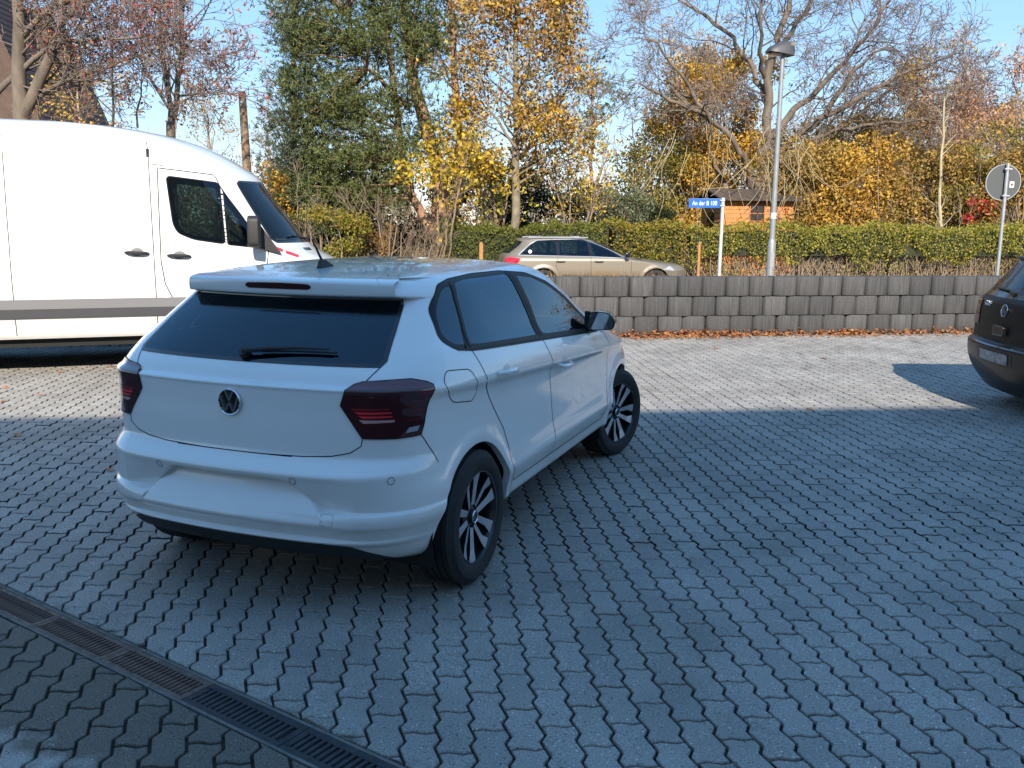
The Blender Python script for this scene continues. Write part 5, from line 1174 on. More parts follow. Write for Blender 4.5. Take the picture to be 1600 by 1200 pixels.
def build_street_name():
    root = empty('street_name_sign', (3.66, 16., .78), 0, label='blue street name plate on a pale steel post', cat='sign')
    pale = mat('pale_painted_post', (.52, .53, .52), .5, metal=.2, noise=.2, nscale=12)
    m = MB(); m.tube([(0, 0, -.4), (.008, 0, 1.33)], .032, 14); m.build('post', pale, root, True)
    blue = mat('blue_enamel', (.02, .13, .50), .3, coat=.5); R_ = Matrix.Rotation(rad(-10), 4, 'Z')
    m = MB(); m.box(-.58, -.012, 1.155, -.028, .012, 1.315, M=R_); pl = m.build('name_plate', blue, root, bevel=.004)
    wt = mat('white_lettering', (.78, .79, .80), .5)
    M = R_ @ Matrix.Translation((-.305, -.0135, 1.232)) @ Matrix.Rotation(math.pi/2, 4, 'X') @ Matrix.Diagonal((.80, 1.12, 1, 1)); text_mesh('lettering', 'An der B 100', .098, M, wt, pl, .0012)
    for z in (1.19, 1.28):
        m = MB(); m.box(-.045, -.036, z - .012, .038, .036, z + .012); m.build('clamp', M_['steel'], root, bevel=.005)
build_street_name()
stake = mat('orange_brown_wood', (.42, .20, .07), .8, noise=.4, nscale=15, stretch=(6, 6, 1))
for (px, py, Y, h, lab) in ((1093, 377, 16.6, .9, 'thin wooden stake beside the street name sign'), (752, 378, 24.6, .95, 'orange-brown wooden stake in front of the clipped hedge')):
    p = at_y(px, py, Y); zb = .62 if Y < 20 else -.2; m = MB()
    w = .022 if Y < 20 else .05
    m.prism([(-w, 0), (w, 0), (w, p[2] - zb - .06), (w*.3, p[2] - zb), (-w*.3, p[2] - zb), (-w, p[2] - zb - .06)], -w, w); m.build('wooden_stake', stake, None, loc=(p[0], Y, zb), label=lab, cat='stake')
def build_pole():
    b = at_y(386, 275, 29.); t = at_y(380, 143, 29.); wood = mat('weathered_pole_wood', (.30, .20, .13), .85, noise=.5, nscale=6, stretch=(8, 8, .6), bump=.5, bscale=60)
    r = empty('utility_pole', (b[0], 29., -.2), 0, label='bare wooden utility pole rising behind the white van', cat='pole')
    m = MB(); H = t[2] + .2; m.tube([(0, 0, 0), (.02, 0, H*.5), (-.04, 0, H - .06), (-.04, 0, H)], [.16, .14, .115, .10], 14); m.build('shaft', wood, r, True)
    m = MB(); m.lathe([(.119, 0), (.125, .02), (.119, .04)], 14, axis='z', M=Matrix.Translation((-.038, 0, H - .35))); m.build('metal_band', M_['steel'], r, True)
build_pole()
# ------------------------------------------------------------------ garden shed
def build_shed():
    Y = 30.; a = at_y(1133, 300, Y); e = at_y(1238, 355, Y); l = at_y(1092, 300, Y)
    W = e[0] - a[0] + .15; D = 2.1; H = 2.62
    root = empty('garden_shed', (a[0], Y, -.2), rad(9), label='orange timber garden shed with a dark roof under the big bare tree', cat='shed')
    wood = mat('orange_stained_timber', (.56, .215, .060), .75, noise=.35, nscale=4, stretch=(1, 1, 6)); dark = mat('shed_corner', (.34, .13, .05), .8)
    m = MB(); m.box(.04, .04, 0, W - .04, D - .04, H); m.build('frame_box', dark, root)
    n = 19; ph = H/n
    for i in range(n):
        z0 = i*ph; z1 = z0 + ph - .008
        if True:
            wz0, wz1 = 1.95, 2.50
            spans = [(0, W)] if z1 < wz0 - .0 or z0 > wz1 else [(0, .88), (1.42, W)]
            for x0, x1 in spans:
                m = MB(); m.add([(x0, 0, z0), (x1, 0, z0), (x1, .016, z1), (x0, .016, z1), (x0, .04, z0), (x1, .04, z0), (x1, .04, z1), (x0, .04, z1)], [(0,1,2,3),(4,7,6,5),(0,4,5,1),(3,2,6,7),(0,3,7,4),(1,5,6,2)]); m.build('plank', wood, root)
            m = MB(); m.add([(0, 0.001, z0), (0, D, z0), (.016, D, z1), (.016, 0.001, z1), (.04, 0.001, z0), (.04, D, z0), (.04, D, z1), (.04, 0.001, z1)], [(0,1,2,3),(4,7,6,5),(0,4,5,1),(3,2,6,7),(0,3,7,4),(1,5,6,2)]); m.build('plank', wood, root)
    g = mat('dark_window_pane', (.012, .013, .014), .08, coat=.5)
    m = MB(); m.box(.88, .025, 1.95, 1.42, .035, 2.50); w = m.build('window', g, root)
    m = MB()
    for x in (.88, 1.135, 1.385): m.box(x, -.012, 1.95, x + .035, .02, 2.50)
    for z in (1.95, 2.20, 2.465): m.box(.915, -.010, z, 1.385, .018, z + .035)
    m.build('window_frame', dark, w)
    m = MB(); m.box(-.012, .9, 1.5, -.004, 1.5, 2.3); m.build('side_window', g, root)
    roof = mat('brown_roof_felt', (.095, .068, .050), .9, noise=.5, nscale=8)
    m = MB(); m.prism([(-.28, H - .0), (-.28, H + .045), (D/2, H + .42), (D + .25, H + .045), (D + .25, H - .0), (D/2, H + .36)], -.22, W + .22, axis='x'); m.build('roof', roof, root)
build_shed()
# ------------------------------------------------------------------ house beyond the van, workshop behind the camera
def build_house():
    p = at_y(75, 185, 36.)
    root = empty('house', (p[0] - 2.1, 36., -.2), rad(4), label='dark brown house with a steep tiled roof behind the bare tree', cat='house')
    wall = mat('brown_render', (.10, .065, .05), .9, noise=.3, nscale=3); tile = mat('dark_roof_tile', (.055, .035, .030), .8, noise=.4, nscale=8)
    m = MB(); m.box(-2.4, 0, 0, 2.4, 7, 4.0); m.build('wall', wall, root)
    n = 30; b = MB(); H = 10.6
    for i in range(n):
        for s in (-1, 1):
            t0, t1 = i/n, (i + 1.15)/n
            x0 = s*2.65*(1 - t0); x1 = s*2.65*(1 - min(t1, 1)); z0 = 3.7 + (H - 3.7)*t0; z1 = 3.7 + (H - 3.7)*min(t1, 1)
            b.add([(x0, -.5, z0 + .05), (x0, 7.5, z0 + .05), (x1, 7.5, z1), (x1, -.5, z1), (x0, -.5, z0 - .03), (x0, 7.5, z0 - .03)], [(0,1,2,3),(0,4,5,1)])
    r = b.build('roof', tile, root)
    m = MB(); m.prism([(-2.5, 3.75), (2.5, 3.75), (0, H - .3)], -.1, .0); m.build('gable', wall, root)
    m = MB(); m.box(.5, 3, 8.0, 1.1, 3.7, 10.4); m.build('chimney', mat('chimney_brick', (.09, .055, .045), .9, noise=.3, nscale=12), r)
    for x in (-1.7, .7):
        m = MB(); m.box(x, -.06, 1.2, x + 1.0, -.02, 2.5); w = m.build('window', mat_pane, root); m = MB()
        for q in (x, x + .47, x + .94): m.box(q, -.09, 1.2, q + .06, -.06, 2.5)
        m.build('window_frame', M_['plate'], w)
mat_pane = mat('house_pane', (.02, .022, .025), .08, coat=.5)
build_house()
def build_workshop():
    # its eaves throw the long shadow over the yard
    a = math.atan2(.66, 7.34); Hb = 9.0
    c = np.array([-.1, 7.76]); sh = Hb/math.tan(SUN_EL); back = np.array([math.sin(SUN_AZ), math.cos(SUN_AZ)])*sh
    e = c + back
    root = empty('workshop_building', (e[0], e[1], 0), a, label='long white rendered workshop building whose eaves throw the shadow over the yard', cat='building')
    w = mat('white_render', (.70, .68, .64), .9, noise=.2, nscale=2); rf = mat('roof_sheet', (.09, .09, .095), .6)
    m = MB(); m.box(-22, -9, 0, 22, -.4, Hb - .3); m.build('wall', w, root)
    m = MB(); m.box(-22.4, -9.4, Hb - .3, 22.4, 0, Hb); m.build('roof', rf, root)
    for x in (-9, 3.5):
        m = MB(); m.box(x, -.42, 0, x + 4.0, -.36, 3.6); d = m.build('roller_door', mat('roller_door_grey', (.16, .17, .18), .5, metal=.3), root)
        for i in range(12):
            q = MB(); q.box(x + .05, -.365, .05 + i*.295, x + 3.95, -.34, .32 + i*.295); q.build('slat', M_['steel'], d)
    for x in (-15, -2.5, 10, 15):
        m = MB(); m.box(x, -.42, 4.0, x + 1.8, -.37, 5.2); m.build('window', mat_pane, root)
build_workshop()

def build_board():
    p = at_y(1562, 439, 14.9); m = MB(); m.box(-.10, -.008, -.075, .10, .008, .075, M=Matrix.Rotation(rad(-24), 4, 'Y') @ Matrix.Rotation(rad(-18), 4, 'X'))
    r = empty('marker_board', (p[0] + .06, 14.9, .70), 0, label='small tilted white board at the foot of the round sign pole', cat='board')
    o = m.build('board', mat('white_board', (.75, .75, .74), .5), r); o.location = (0, 0, p[2] - .70)
    m = MB(); m.tube([(0, .02, -.3), (0, .02, p[2] - .70)], .012, 8); m.build('peg', M_['steel'], r)
build_board()
# ------------------------------------------------------------------ vegetation
def norm(v): return v/max(np.linalg.norm(v), 1e-9)
def resample(pts, step=.4, jit=0., rg=None):
    P = np.array(pts, float); s = np.concatenate([[0], np.cumsum(np.linalg.norm(np.diff(P, axis=0), axis=1))]); n = max(3, int(s[-1]/step) + 1)
    # smooth through the points
    t = np.linspace(0, s[-1], n); Q = np.stack([np.interp(t, s, P[:, i]) for i in range(3)], 1)
    for _ in range(2): Q[1:-1] = .5*Q[1:-1] + .25*(Q[:-2] + Q[2:])
    if jit: Q[1:-1] += rg.normal(0, jit, Q[1:-1].shape)
    return Q
class Grow:
    def __init__(s, seed): s.rg = np.random.default_rng(seed); s.ch = []; s.tips = []; s.tipd = []; s.rmin = .004
    def limb(s, pts, r0, r1, jit=.03): Q = resample(pts, .4, jit, s.rg); R = np.linspace(r0, r1, len(Q)); s.ch.append((Q, R, 0)); return Q, R
    def shoot(s, p, d, L, r, level, cfg):
        rg = s.rg; n = max(3, int(L/cfg.get('seg', .3)) + 1); P = [p]; d = norm(d); st = L/(n - 1)
        for _ in range(n - 1):
            d = norm(d + rg.normal(0, cfg.get('wig', .18), 3) + np.array([0, 0, cfg.get('up', .05)]) ); P.append(P[-1] + d*st)
        P = np.array(P); R = np.linspace(r, r*cfg.get('taper', .35), n); s.ch.append((P, R, level))
        if level >= cfg['levels']:
            s.tips += list(P[1:]); s.tipd += [d]*(n - 1); return
        s.side(P, R, level, cfg, L)
    def side(s, P, R, level, cfg, L=None, t0=.2):
        rg = s.rg; L = L or np.linalg.norm(np.diff(P, axis=0), axis=1).sum(); k = max(2, int(cfg['dens'][min(level, len(cfg['dens'])-1)]*L))
        for t in np.concatenate([rg.uniform(t0, 1, k), [1., .97]]):
            i = t*(len(P) - 1); a = int(min(i, len(P) - 2)); f = i - a; p = P[a]*(1-f) + P[a+1]*f; r = R[a]*(1-f) + R[a+1]*f; T = norm(P[a+1] - P[a])
            q = norm(rg.normal(0, 1, 3)); q = norm(q - T*(q @ T)); an = rg.uniform(*cfg.get('ang', (.5, 1.1)))
            l = cfg['len'][min(level, len(cfg['len'])-1)]*rg.uniform(.6, 1.25)*(1.15 - .45*t)
            s.shoot(p, T*math.cos(an) + q*math.sin(an), l, min(r*.55, cfg.get('rmax', .05)) if level else min(r*.5, cfg.get('rmax', .05)), level + 1, cfg)
    def build(s, name, m, parent, tw=None):
        V = []; F = []; nb = 0; mi = []
        for P, R, lv in s.ch:
            n = 10 if lv == 0 else (5 if lv == 1 else 3)
            v, f = tube(P, np.maximum(R, s.rmin), n, False); V.append(v); F.append(np.array(f) + nb); nb += len(v); mi += [1 if (lv >= 2 and tw) else 0]*len(f)
        V = np.concatenate(V); F = np.concatenate(F)
        return mesh(name, V, F, m, parent, True, mats=[m, tw] if tw else None, midx=mi if tw else None)
def leaf_quads(P, size, rg, spread=.1, asp=.55, flat=None):
    n = len(P); C = P + rg.normal(0, 1, (n, 3))*spread
    a = rg.normal(0, 1, (n, 3)); a /= np.linalg.norm(a, axis=1, keepdims=True)
    b = rg.normal(0, 1, (n, 3))
    if flat is not None: a[:, 2] *= flat; b[:, 2] *= flat
    b -= a*(a*b).sum(1, keepdims=True)/np.maximum((a*a).sum(1, keepdims=True), 1e-9); b /= np.maximum(np.linalg.norm(b, axis=1, keepdims=True), 1e-9)
    s = (size*rg.uniform(.55, 1.3, n))[:, None]
    c = np.cross(a, b)*s*.12
    V = np.stack([C - a*s*.5, C + b*s*asp*.5 + c, C + a*s*.5, C - b*s*asp*.5 + c], 1).reshape(-1, 3)
    return V, np.arange(4*n).reshape(n, 4)
def leaves(name, P, size, m, parent, rg, spread=.1, asp=.55, **k):
    V, F = leaf_quads(np.asarray(P), size, rg, spread, asp); return mesh(name, V, F, m, parent, **k)
def blob_points(rg, blobs, n, shell=.55):
    """points spread in ellipsoids (cx,cy,cz,rx,ry,rz), denser towards the surface"""
    vol = np.array([(b[3]*b[4]*b[5])**.75 for b in blobs]); w = rg.choice(len(blobs), n, p=vol/vol.sum()); Bq = np.array(blobs)[w]
    d = rg.normal(0, 1, (n, 3)); d /= np.linalg.norm(d, axis=1, keepdims=True); r = rg.uniform(0, 1, n)**(1/3*(1 - shell) + .0001)
    r = shell*(.72 + .28*rg.uniform(0, 1, n)) + (1 - shell)*rg.uniform(0, 1, n)**.5
    return Bq[:, :3] + d*Bq[:, 3:]*r[:, None]
def px_line(pts, Y): return [at_y(x, y, Y + (dz[0] if dz else 0)) for x, y, *dz in pts]
bark_grey = mat('grey_brown_bark', (.165, .13, .10), .9, noise=.45, nscale=5, stretch=(1, 1, .3), bump=.6, bscale=30)
bark_tan = mat('tan_bark', (.34, .26, .18), .9, noise=.4, nscale=5, stretch=(1, 1, .3), bump=.6, bscale=30)
bark_pine = mat('reddish_pine_bark', (.33, .19, .12), .9, noise=.5, nscale=6, stretch=(1, 1, .4), bump=.7, bscale=25)
bark_dark = mat('dark_bark', (.09, .07, .055), .9, noise=.5, nscale=6, stretch=(1, 1, .3), bump=.5, bscale=30)
twig = mat('twig_wood', (.24, .18, .125), .9)
vine_twig = mat('purple_brown_twig', (.19, .145, .125), .9)
def tree_root(name, p, label, cat='tree', group=None): return empty(name, (0, 0, 0), 0, label=label, cat=cat, group=group)
G0 = -.2
# ---- the big bare tree over the shed
def big_bare():
    Y = 34.; root = tree_root('bare_tree', None, 'large spreading bare tree with thick grey limbs above the orange shed')
    g = Grow(3); base = at_y(1183, 420, Y); base[2] = G0
    fork = [(1183, 400), (1180, 345), (1186, 285)]
    g.limb([base] + px_line(fork, Y), .48, .34, .0)
    limbs = [([(1186,290),(1196,235),(1200,170),(1196,120),(1214,75),(1232,30),(1240,-40)], .21, .08), ([(1196,235),(1210,215),(1240,170),(1300,120),(1350,60),(1400,-10)], .14, .04),
             ([(1205,262),(1240,215),(1290,180,-.8),(1350,150,-1.2),(1420,110,-1.5),(1480,90,-1.8)], .16, .035), ([(1215,285),(1270,225,1),(1330,190,1.5),(1365,165,2),(1400,130,2.2),(1470,120,2.5)], .14, .03),
             ([(1200,165),(1180,110,1),(1150,60,1.5),(1100,25,2),(1060,0,2.3)], .12, .04), ([(1178,300),(1160,240,-1),(1128,200,-1.5),(1088,160,-2),(1060,110,-2.4),(1010,60,-2.8)], .13, .03),
             ([(1150,330),(1118,260,1),(1085,190,1.4),(1060,140,1.8),(1045,60,2)], .11, .03), ([(1222,70),(1260,20,1),(1300,-50,1.5)], .10, .04), ([(1196,120),(1185,60,-1),(1190,0,-1.4)], .10, .04),
             ([(1290,180,-.8),(1330,110,-1.4),(1390,70,-2)], .10, .03), ([(1240,235),(1300,205,-1),(1380,190,-1.6),(1450,185,-2)], .10, .03), ([(1110,180,-1.8),(1060,165,-2.4),(1000,130,-3)], .09, .03)]
    cfg = dict(levels=4, dens=[1.5, 2.2, 2.8, 3.0], len=[2.2, 1.2, .65, .36], ang=(.4, 1.1), wig=.2, up=.03, seg=.24, rmax=.035)
    for pts, r0, r1 in limbs:
        Q, R = g.limb(px_line(pts, Y), r0, r1, .06); g.side(Q, R, 0, cfg, t0=.22)
    g.rmin = .0085; g.build('trunk_and_limbs', bark_grey, root, vine_twig)
    rg = np.random.default_rng(5); print('walnut', len(g.ch)); T = np.array(g.tips); T = T[rg.random(len(T)) < .06]
    leaves('crown', T, .10, leaf_mat('withered_leaf', [(.16,.10,.05), (.26,.15,.07), (.30,.22,.09)]), root, rg, .06)
big_bare()
# ---- yellow tree behind the estate car
def yellow_tree():
    Y = 26.; root = tree_root('yellow_tree', None, 'upright tree with sparse yellow and copper leaves and a pale trunk'); g = Grow(11)
    b = at_y(805, 372, Y); b[2] = G0
    Q, R = g.limb([b] + px_line([(805,370),(806,310),(808,240),(806,150),(806,60),(808,-60),(810,-140)], Y), .15, .03, .02)
    cfg = dict(levels=3, dens=[4.0, 3.2, 2.6], len=[2.1, .95, .45], ang=(.55, 1.15), wig=.15, up=.05, seg=.3, rmax=.03)
    g.side(Q, R, 0, cfg, t0=.30)
    for pts in ([(808,250),(850,205),(890,150),(905,90)], [(806,230),(770,180),(745,120),(730,50)], [(806,290),(850,262),(900,245)], [(806,300),(760,270),(725,258)], [(806,180),(860,120),(880,40),(885,-40)]):
        Q, R = g.limb(px_line(pts, Y + g.rg.uniform(-1, 1)), .04, .012, .05); g.side(Q, R, 1, cfg, t0=.2)
    g.build('trunk_and_branches', mat('olive_brown_bark', (.22, .18, .12), .9, noise=.4, nscale=6), root)
    rg = np.random.default_rng(2); T = np.array(g.tips); zz = T[:, 2]
    pick = T[rg.random(len(T)) < np.interp(zz, [1, 3, 6, 9], [.95, .75, .6, .5])]; pick = np.repeat(pick, 3, 0)
    yl = leaf_mat('yellow_leaf', [(.30,.15,.03), (.52,.32,.03), (.58,.40,.04), (.46,.30,.08)]); cp = leaf_mat('copper_leaf', [(.24,.11,.05), (.36,.18,.06), (.42,.27,.08), (.30,.14,.07)])
    bl = [(*at_y(rg.uniform(715, 915), rg.uniform(-40, 270), Y + rg.uniform(-1.2, 1.2)), rg.uniform(.35, .7), rg.uniform(.35, .7), rg.uniform(.25, .5)) for _ in range(60)]
    pick = np.concatenate([pick, blob_points(rg, bl, 11000, .2)])
    c = rg.random(len(pick)) < np.interp(pick[:, 2], [1.5, 3.5, 6], [.85, .6, .3])
    leaves('yellow_foliage', pick[c], .135, yl, root, rg, .12); leaves('copper_foliage', pick[~c], .12, cp, root, rg, .13)
yellow_tree()
# low yellow branches hanging before the pine
def yellow_shrub(px, py, Y, r, n, label, seed, cols, name='yellow_shrub', size=.15, stems=6, base=None, sy=1.):
    root = tree_root(name, None, label, 'shrub'); g = Grow(seed); c = at_y(px, py, Y); b = c.copy(); b[2] = G0
    cfg = dict(levels=2, dens=[2.5, 2.5], len=[.7, .4], ang=(.4, 1.0), wig=.15, up=.05, seg=.25, rmax=.02)
    for k in range(stems):
        a = g.rg.uniform(0, 6.28); e = c + np.array([math.cos(a)*r*.8, math.sin(a)*r*.5, g.rg.uniform(-.2, .9)*r*sy]); mid = (b + e)/2 + g.rg.normal(0, .15, 3); mid[2] += .3
        Q, R = g.limb([b + g.rg.normal(0, .08, 3)*[1, 1, 0], mid, e], .035, .012, .03); g.side(Q, R, 0, cfg, t0=.3)
    g.build('stems', twig, root); rg = g.rg
    T = np.array(g.tips); P = np.concatenate([T, blob_points(rg, [(c[0] + rg.normal(0, .45)*r, c[1] + rg.normal(0, .3)*r, c[2] + rg.normal(0, .4)*r*sy, r*.55, r*.45, r*.4*sy) for _ in range(7)], max(n - len(T), 200))])
    leaves('foliage', P, size, leaf_mat(name + '_leaf', cols), root, rg, .06); return root
YEL = [(.34,.19,.02), (.58,.38,.03), (.62,.46,.04), (.45,.36,.06)]
yellow_shrub(690, 262, 25.4, 1.35, 1500, 'bright yellow leafed shrub growing in front of the pine trunks', 21, YEL, size=.14)
yellow_shrub(778, 270, 27.4, .9, 350, 'small yellow-green sapling left of the pale trunk', 22, [(.28,.26,.03), (.45,.42,.04), (.55,.44,.05)], size=.13)
yellow_shrub(900, 255, 27.5, 1.2, 900, 'golden leafed shrub right of the pale trunk', 23, YEL, size=.12)
# ---- pines
def pine(name, label, stems, clumps, seed, cols, n_bl=70, Y=28., bark=bark_pine, dark=.0, limbs=()):
    root = tree_root(name, None, label); g = Grow(seed); rg = g.rg; axes = []
    for pts, r0, r1 in stems:
        P = px_line(pts, Y); Q, R = g.limb(P, r0, r1, .03); axes.append(Q)
    allax = np.concatenate(axes); CP = []
    for (px, py, rx, ry, n) in clumps:
        for _ in range(int(n*1.15)):
            while True:
                u, v = rg.uniform(-1, 1, 2)
                if u*u + v*v < 1: break
            CP.append(at_y(px + u*rx, py + v*ry, Y + rg.uniform(-1.7, 1.4)))
    CP = np.array(CP)
    for c in CP:                                   # a bough from the nearest stem to each tuft cloud
        d = np.linalg.norm((allax - c)*[1, 1, .8] + [0, 0, .6], axis=1); a = allax[d.argmin()]
        if rg.random() < .55:
            Q = resample([a, (a + c)/2 + [0, 0, -.1], c], .5, .04, rg); g.ch.append((Q, np.linspace(.035, .010, len(Q)), 1))
    g.build('trunk_and_boughs', bark, root)
    # needle tufts: sprays of blades around short shoots
    nt, nb = max(6, n_bl//3), 9                    # shoots in a clump, blades on a shoot
    size = rg.uniform(.38, .78, len(CP)); cid = np.repeat(np.arange(len(CP)), nt)
    off = rg.normal(0, 1, (len(cid), 3)); off /= np.linalg.norm(off, axis=1, keepdims=True); off *= (rg.uniform(.15, 1, len(cid))**.5)[:, None]*size[cid][:, None]*[1.25, 1.25, .62]
    S = CP[cid] + off; ax_ = off/np.linalg.norm(off, axis=1, keepdims=True) + [0, 0, .4]; ax_ /= np.linalg.norm(ax_, axis=1, keepdims=True)
    sid = np.repeat(np.arange(len(S)), nb); N_ = len(sid); C = S[sid] + ax_[sid]*rg.uniform(-.05, .08, (N_, 1))
    dirv = ax_[sid]*.7 + rg.normal(0, .6, (N_, 3)); dirv /= np.linalg.norm(dirv, axis=1, keepdims=True)
    sd = np.cross(dirv, rg.normal(0, 1, (N_, 3))); sd /= np.linalg.norm(sd, axis=1, keepdims=True); L = rg.uniform(.08, .14, N_)[:, None]; w = rg.uniform(.014, .026, N_)[:, None]
    V = np.stack([C - sd*w*.5, C + sd*w*.5, C + dirv*L + sd*w*.35, C + dirv*L - sd*w*.35], 1).reshape(-1, 3)
    mesh('needle_crown', V, np.arange(4*N_).reshape(-1, 4), leaf_mat(name + '_needle', cols, .15), root)
    return root
PG = [(.052,.076,.025), (.105,.132,.04), (.175,.185,.058), (.085,.10,.045)]
pine('pine_tree', 'tall many-stemmed pine with dense dark green crown and reddish trunks',
     [([(688,420),(690,378),(690,330),(684,260),(660,180),(640,90),(625,-40)], .30, .10), ([(690,378),(655,335),(640,300),(628,250),(618,150),(600,0)], .15, .05), ([(694,370),(716,320),(722,260),(712,160),(706,40),(700,-60)], .16, .06), ([(640,170),(600,130),(560,90),(540,20)], .08, .03)],
     [(560,-20,130,60,60),(520,60,85,45,46),(600,60,70,45,34),(500,150,65,45,42),(590,150,60,40,26),(530,215,90,40,44),(620,235,70,35,26),(520,280,85,45,46),(600,300,45,30,10),(690,20,50,60,24),(660,110,45,30,10),(690,200,40,25,10),(480,330,45,45,22),(640,-30,90,40,30)], 41, PG, 85)
pine('blue_spruce', 'blue-grey spruce standing left against the dense pine',
     [([(455,420),(455,300),(458,150),(462,0),(464,-80)], .16, .04)], [(462,30,24,60,16),(462,120,24,50,16),(458,200,28,45,18),(455,270,36,45,24),(452,340,46,40,26)], 42, [(.06,.085,.055), (.10,.13,.085), (.15,.175,.12)], 80, Y=28.6)
pine('far_pine', 'small dark pine glimpsed right of the yellow tree', [([(925,420),(925,250),(925,120)], .10, .03)], [(925,120,22,35,8),(915,190,30,40,10),(960,150,18,30,5)], 43, PG, 60, Y=33.)
# dark thicket under the pines
def thicket(px, py, Y, rx, rz, n, name, label, cols, seed, size=.12, stems=10, dep=.8, cat='shrub', group=None, shell=.6, blobs=9):
    root = tree_root(name, None, label, cat, group); rg = np.random.default_rng(seed); c = at_y(px, py, Y); g = Grow(seed + 1)
    cfg = dict(levels=2, dens=[1.6, 2.], len=[.8, .45], ang=(.3, .9), wig=.12, up=.06, seg=.3, rmax=.02)
    for k in range(stems):
        x = c[0] + rg.uniform(-.9, .9)*rx; b = np.array([x, Y + rg.uniform(-.5, .5)*dep, G0]); e = b + [rg.normal(0, .25*rx/2 + .1), rg.normal(0, .2), max(c[2] - G0 + rg.uniform(-.3, .95)*rz, .5)]
        Q, R = g.limb([b, (b + e)/2 + rg.normal(0, .1, 3), e], rg.uniform(.02, .045), .010, .03); g.side(Q, R, 0, cfg, t0=.25)
    g.build('stems', twig, root)
    bl = [(c[0] + rg.uniform(-.75, .75)*rx, c[1] + rg.uniform(-.6, .6)*dep, c[2] + rg.uniform(-.75, .7)*rz, rx*rg.uniform(.25, .42), dep*.6, rz*rg.uniform(.25, .42)) for _ in range(blobs)]
    bl = [b for b in bl]
    P = blob_points(rg, bl, n, shell); P = P[P[:, 2] > G0 + .1]
    leaves('foliage', P, size, leaf_mat(name + '_leaf', cols), root, rg, .05); return root
DK = [(.020,.028,.012), (.035,.050,.018), (.05,.06,.025)]
EVL = ['dark evergreen shrub behind the reddish pine trunks', 'dark evergreen shrub in the gap between pine and pale trunk', 'dark evergreen shrub right behind the pale trunk of the yellow tree', 'dark evergreen shrub behind the yellow-green bush', 'dark evergreen shrub behind the sage-green bush']
for i, (px, py, rx, rz, Y) in enumerate(((600,340,2.4,1.4,30.5),(740,325,2.2,1.4,31.),(850,335,2.2,1.3,31.5),(520,350,1.6,1.2,30.5),(960,345,1.8,.9,32.5))):
    thicket(px, py, Y, rx*1.15, rz*1.25, 7500, 'evergreen_shrub', EVL[i], DK, 60 + i, .12, 6, 1.2, group='dark evergreens beneath the trees', blobs=12)
thicket(530, 362, 23.6, .95, .75, 2600, 'yellow_green_bush', 'yellow-green bush beside the front of the white van', [(.12,.13,.02), (.22,.22,.03), (.30,.25,.04), (.34,.20,.05)], 71, .085, 10, .7)
thicket(588, 368, 23.9, .6, .6, 1300, 'rusty_bush', 'rusty brown bush right of the yellow-green bush', [(.20,.10,.04), (.30,.16,.05), (.24,.18,.05)], 72, .08, 8, .5)
thicket(650, 388, 24.6, .8, .40, 350, 'bare_twig_bush', 'low bush of bare grey twigs before the pine trunks', [(.16,.11,.07), (.22,.16,.09)], 73, .06, 11, .5)
thicket(425, 300, 26.5, .9, 1.1, 900, 'orange_bush', 'small orange leafed bush behind the van windscreen', [(.40,.18,.03), (.52,.28,.04), (.45,.33,.06)], 74, .10, 6, .7)
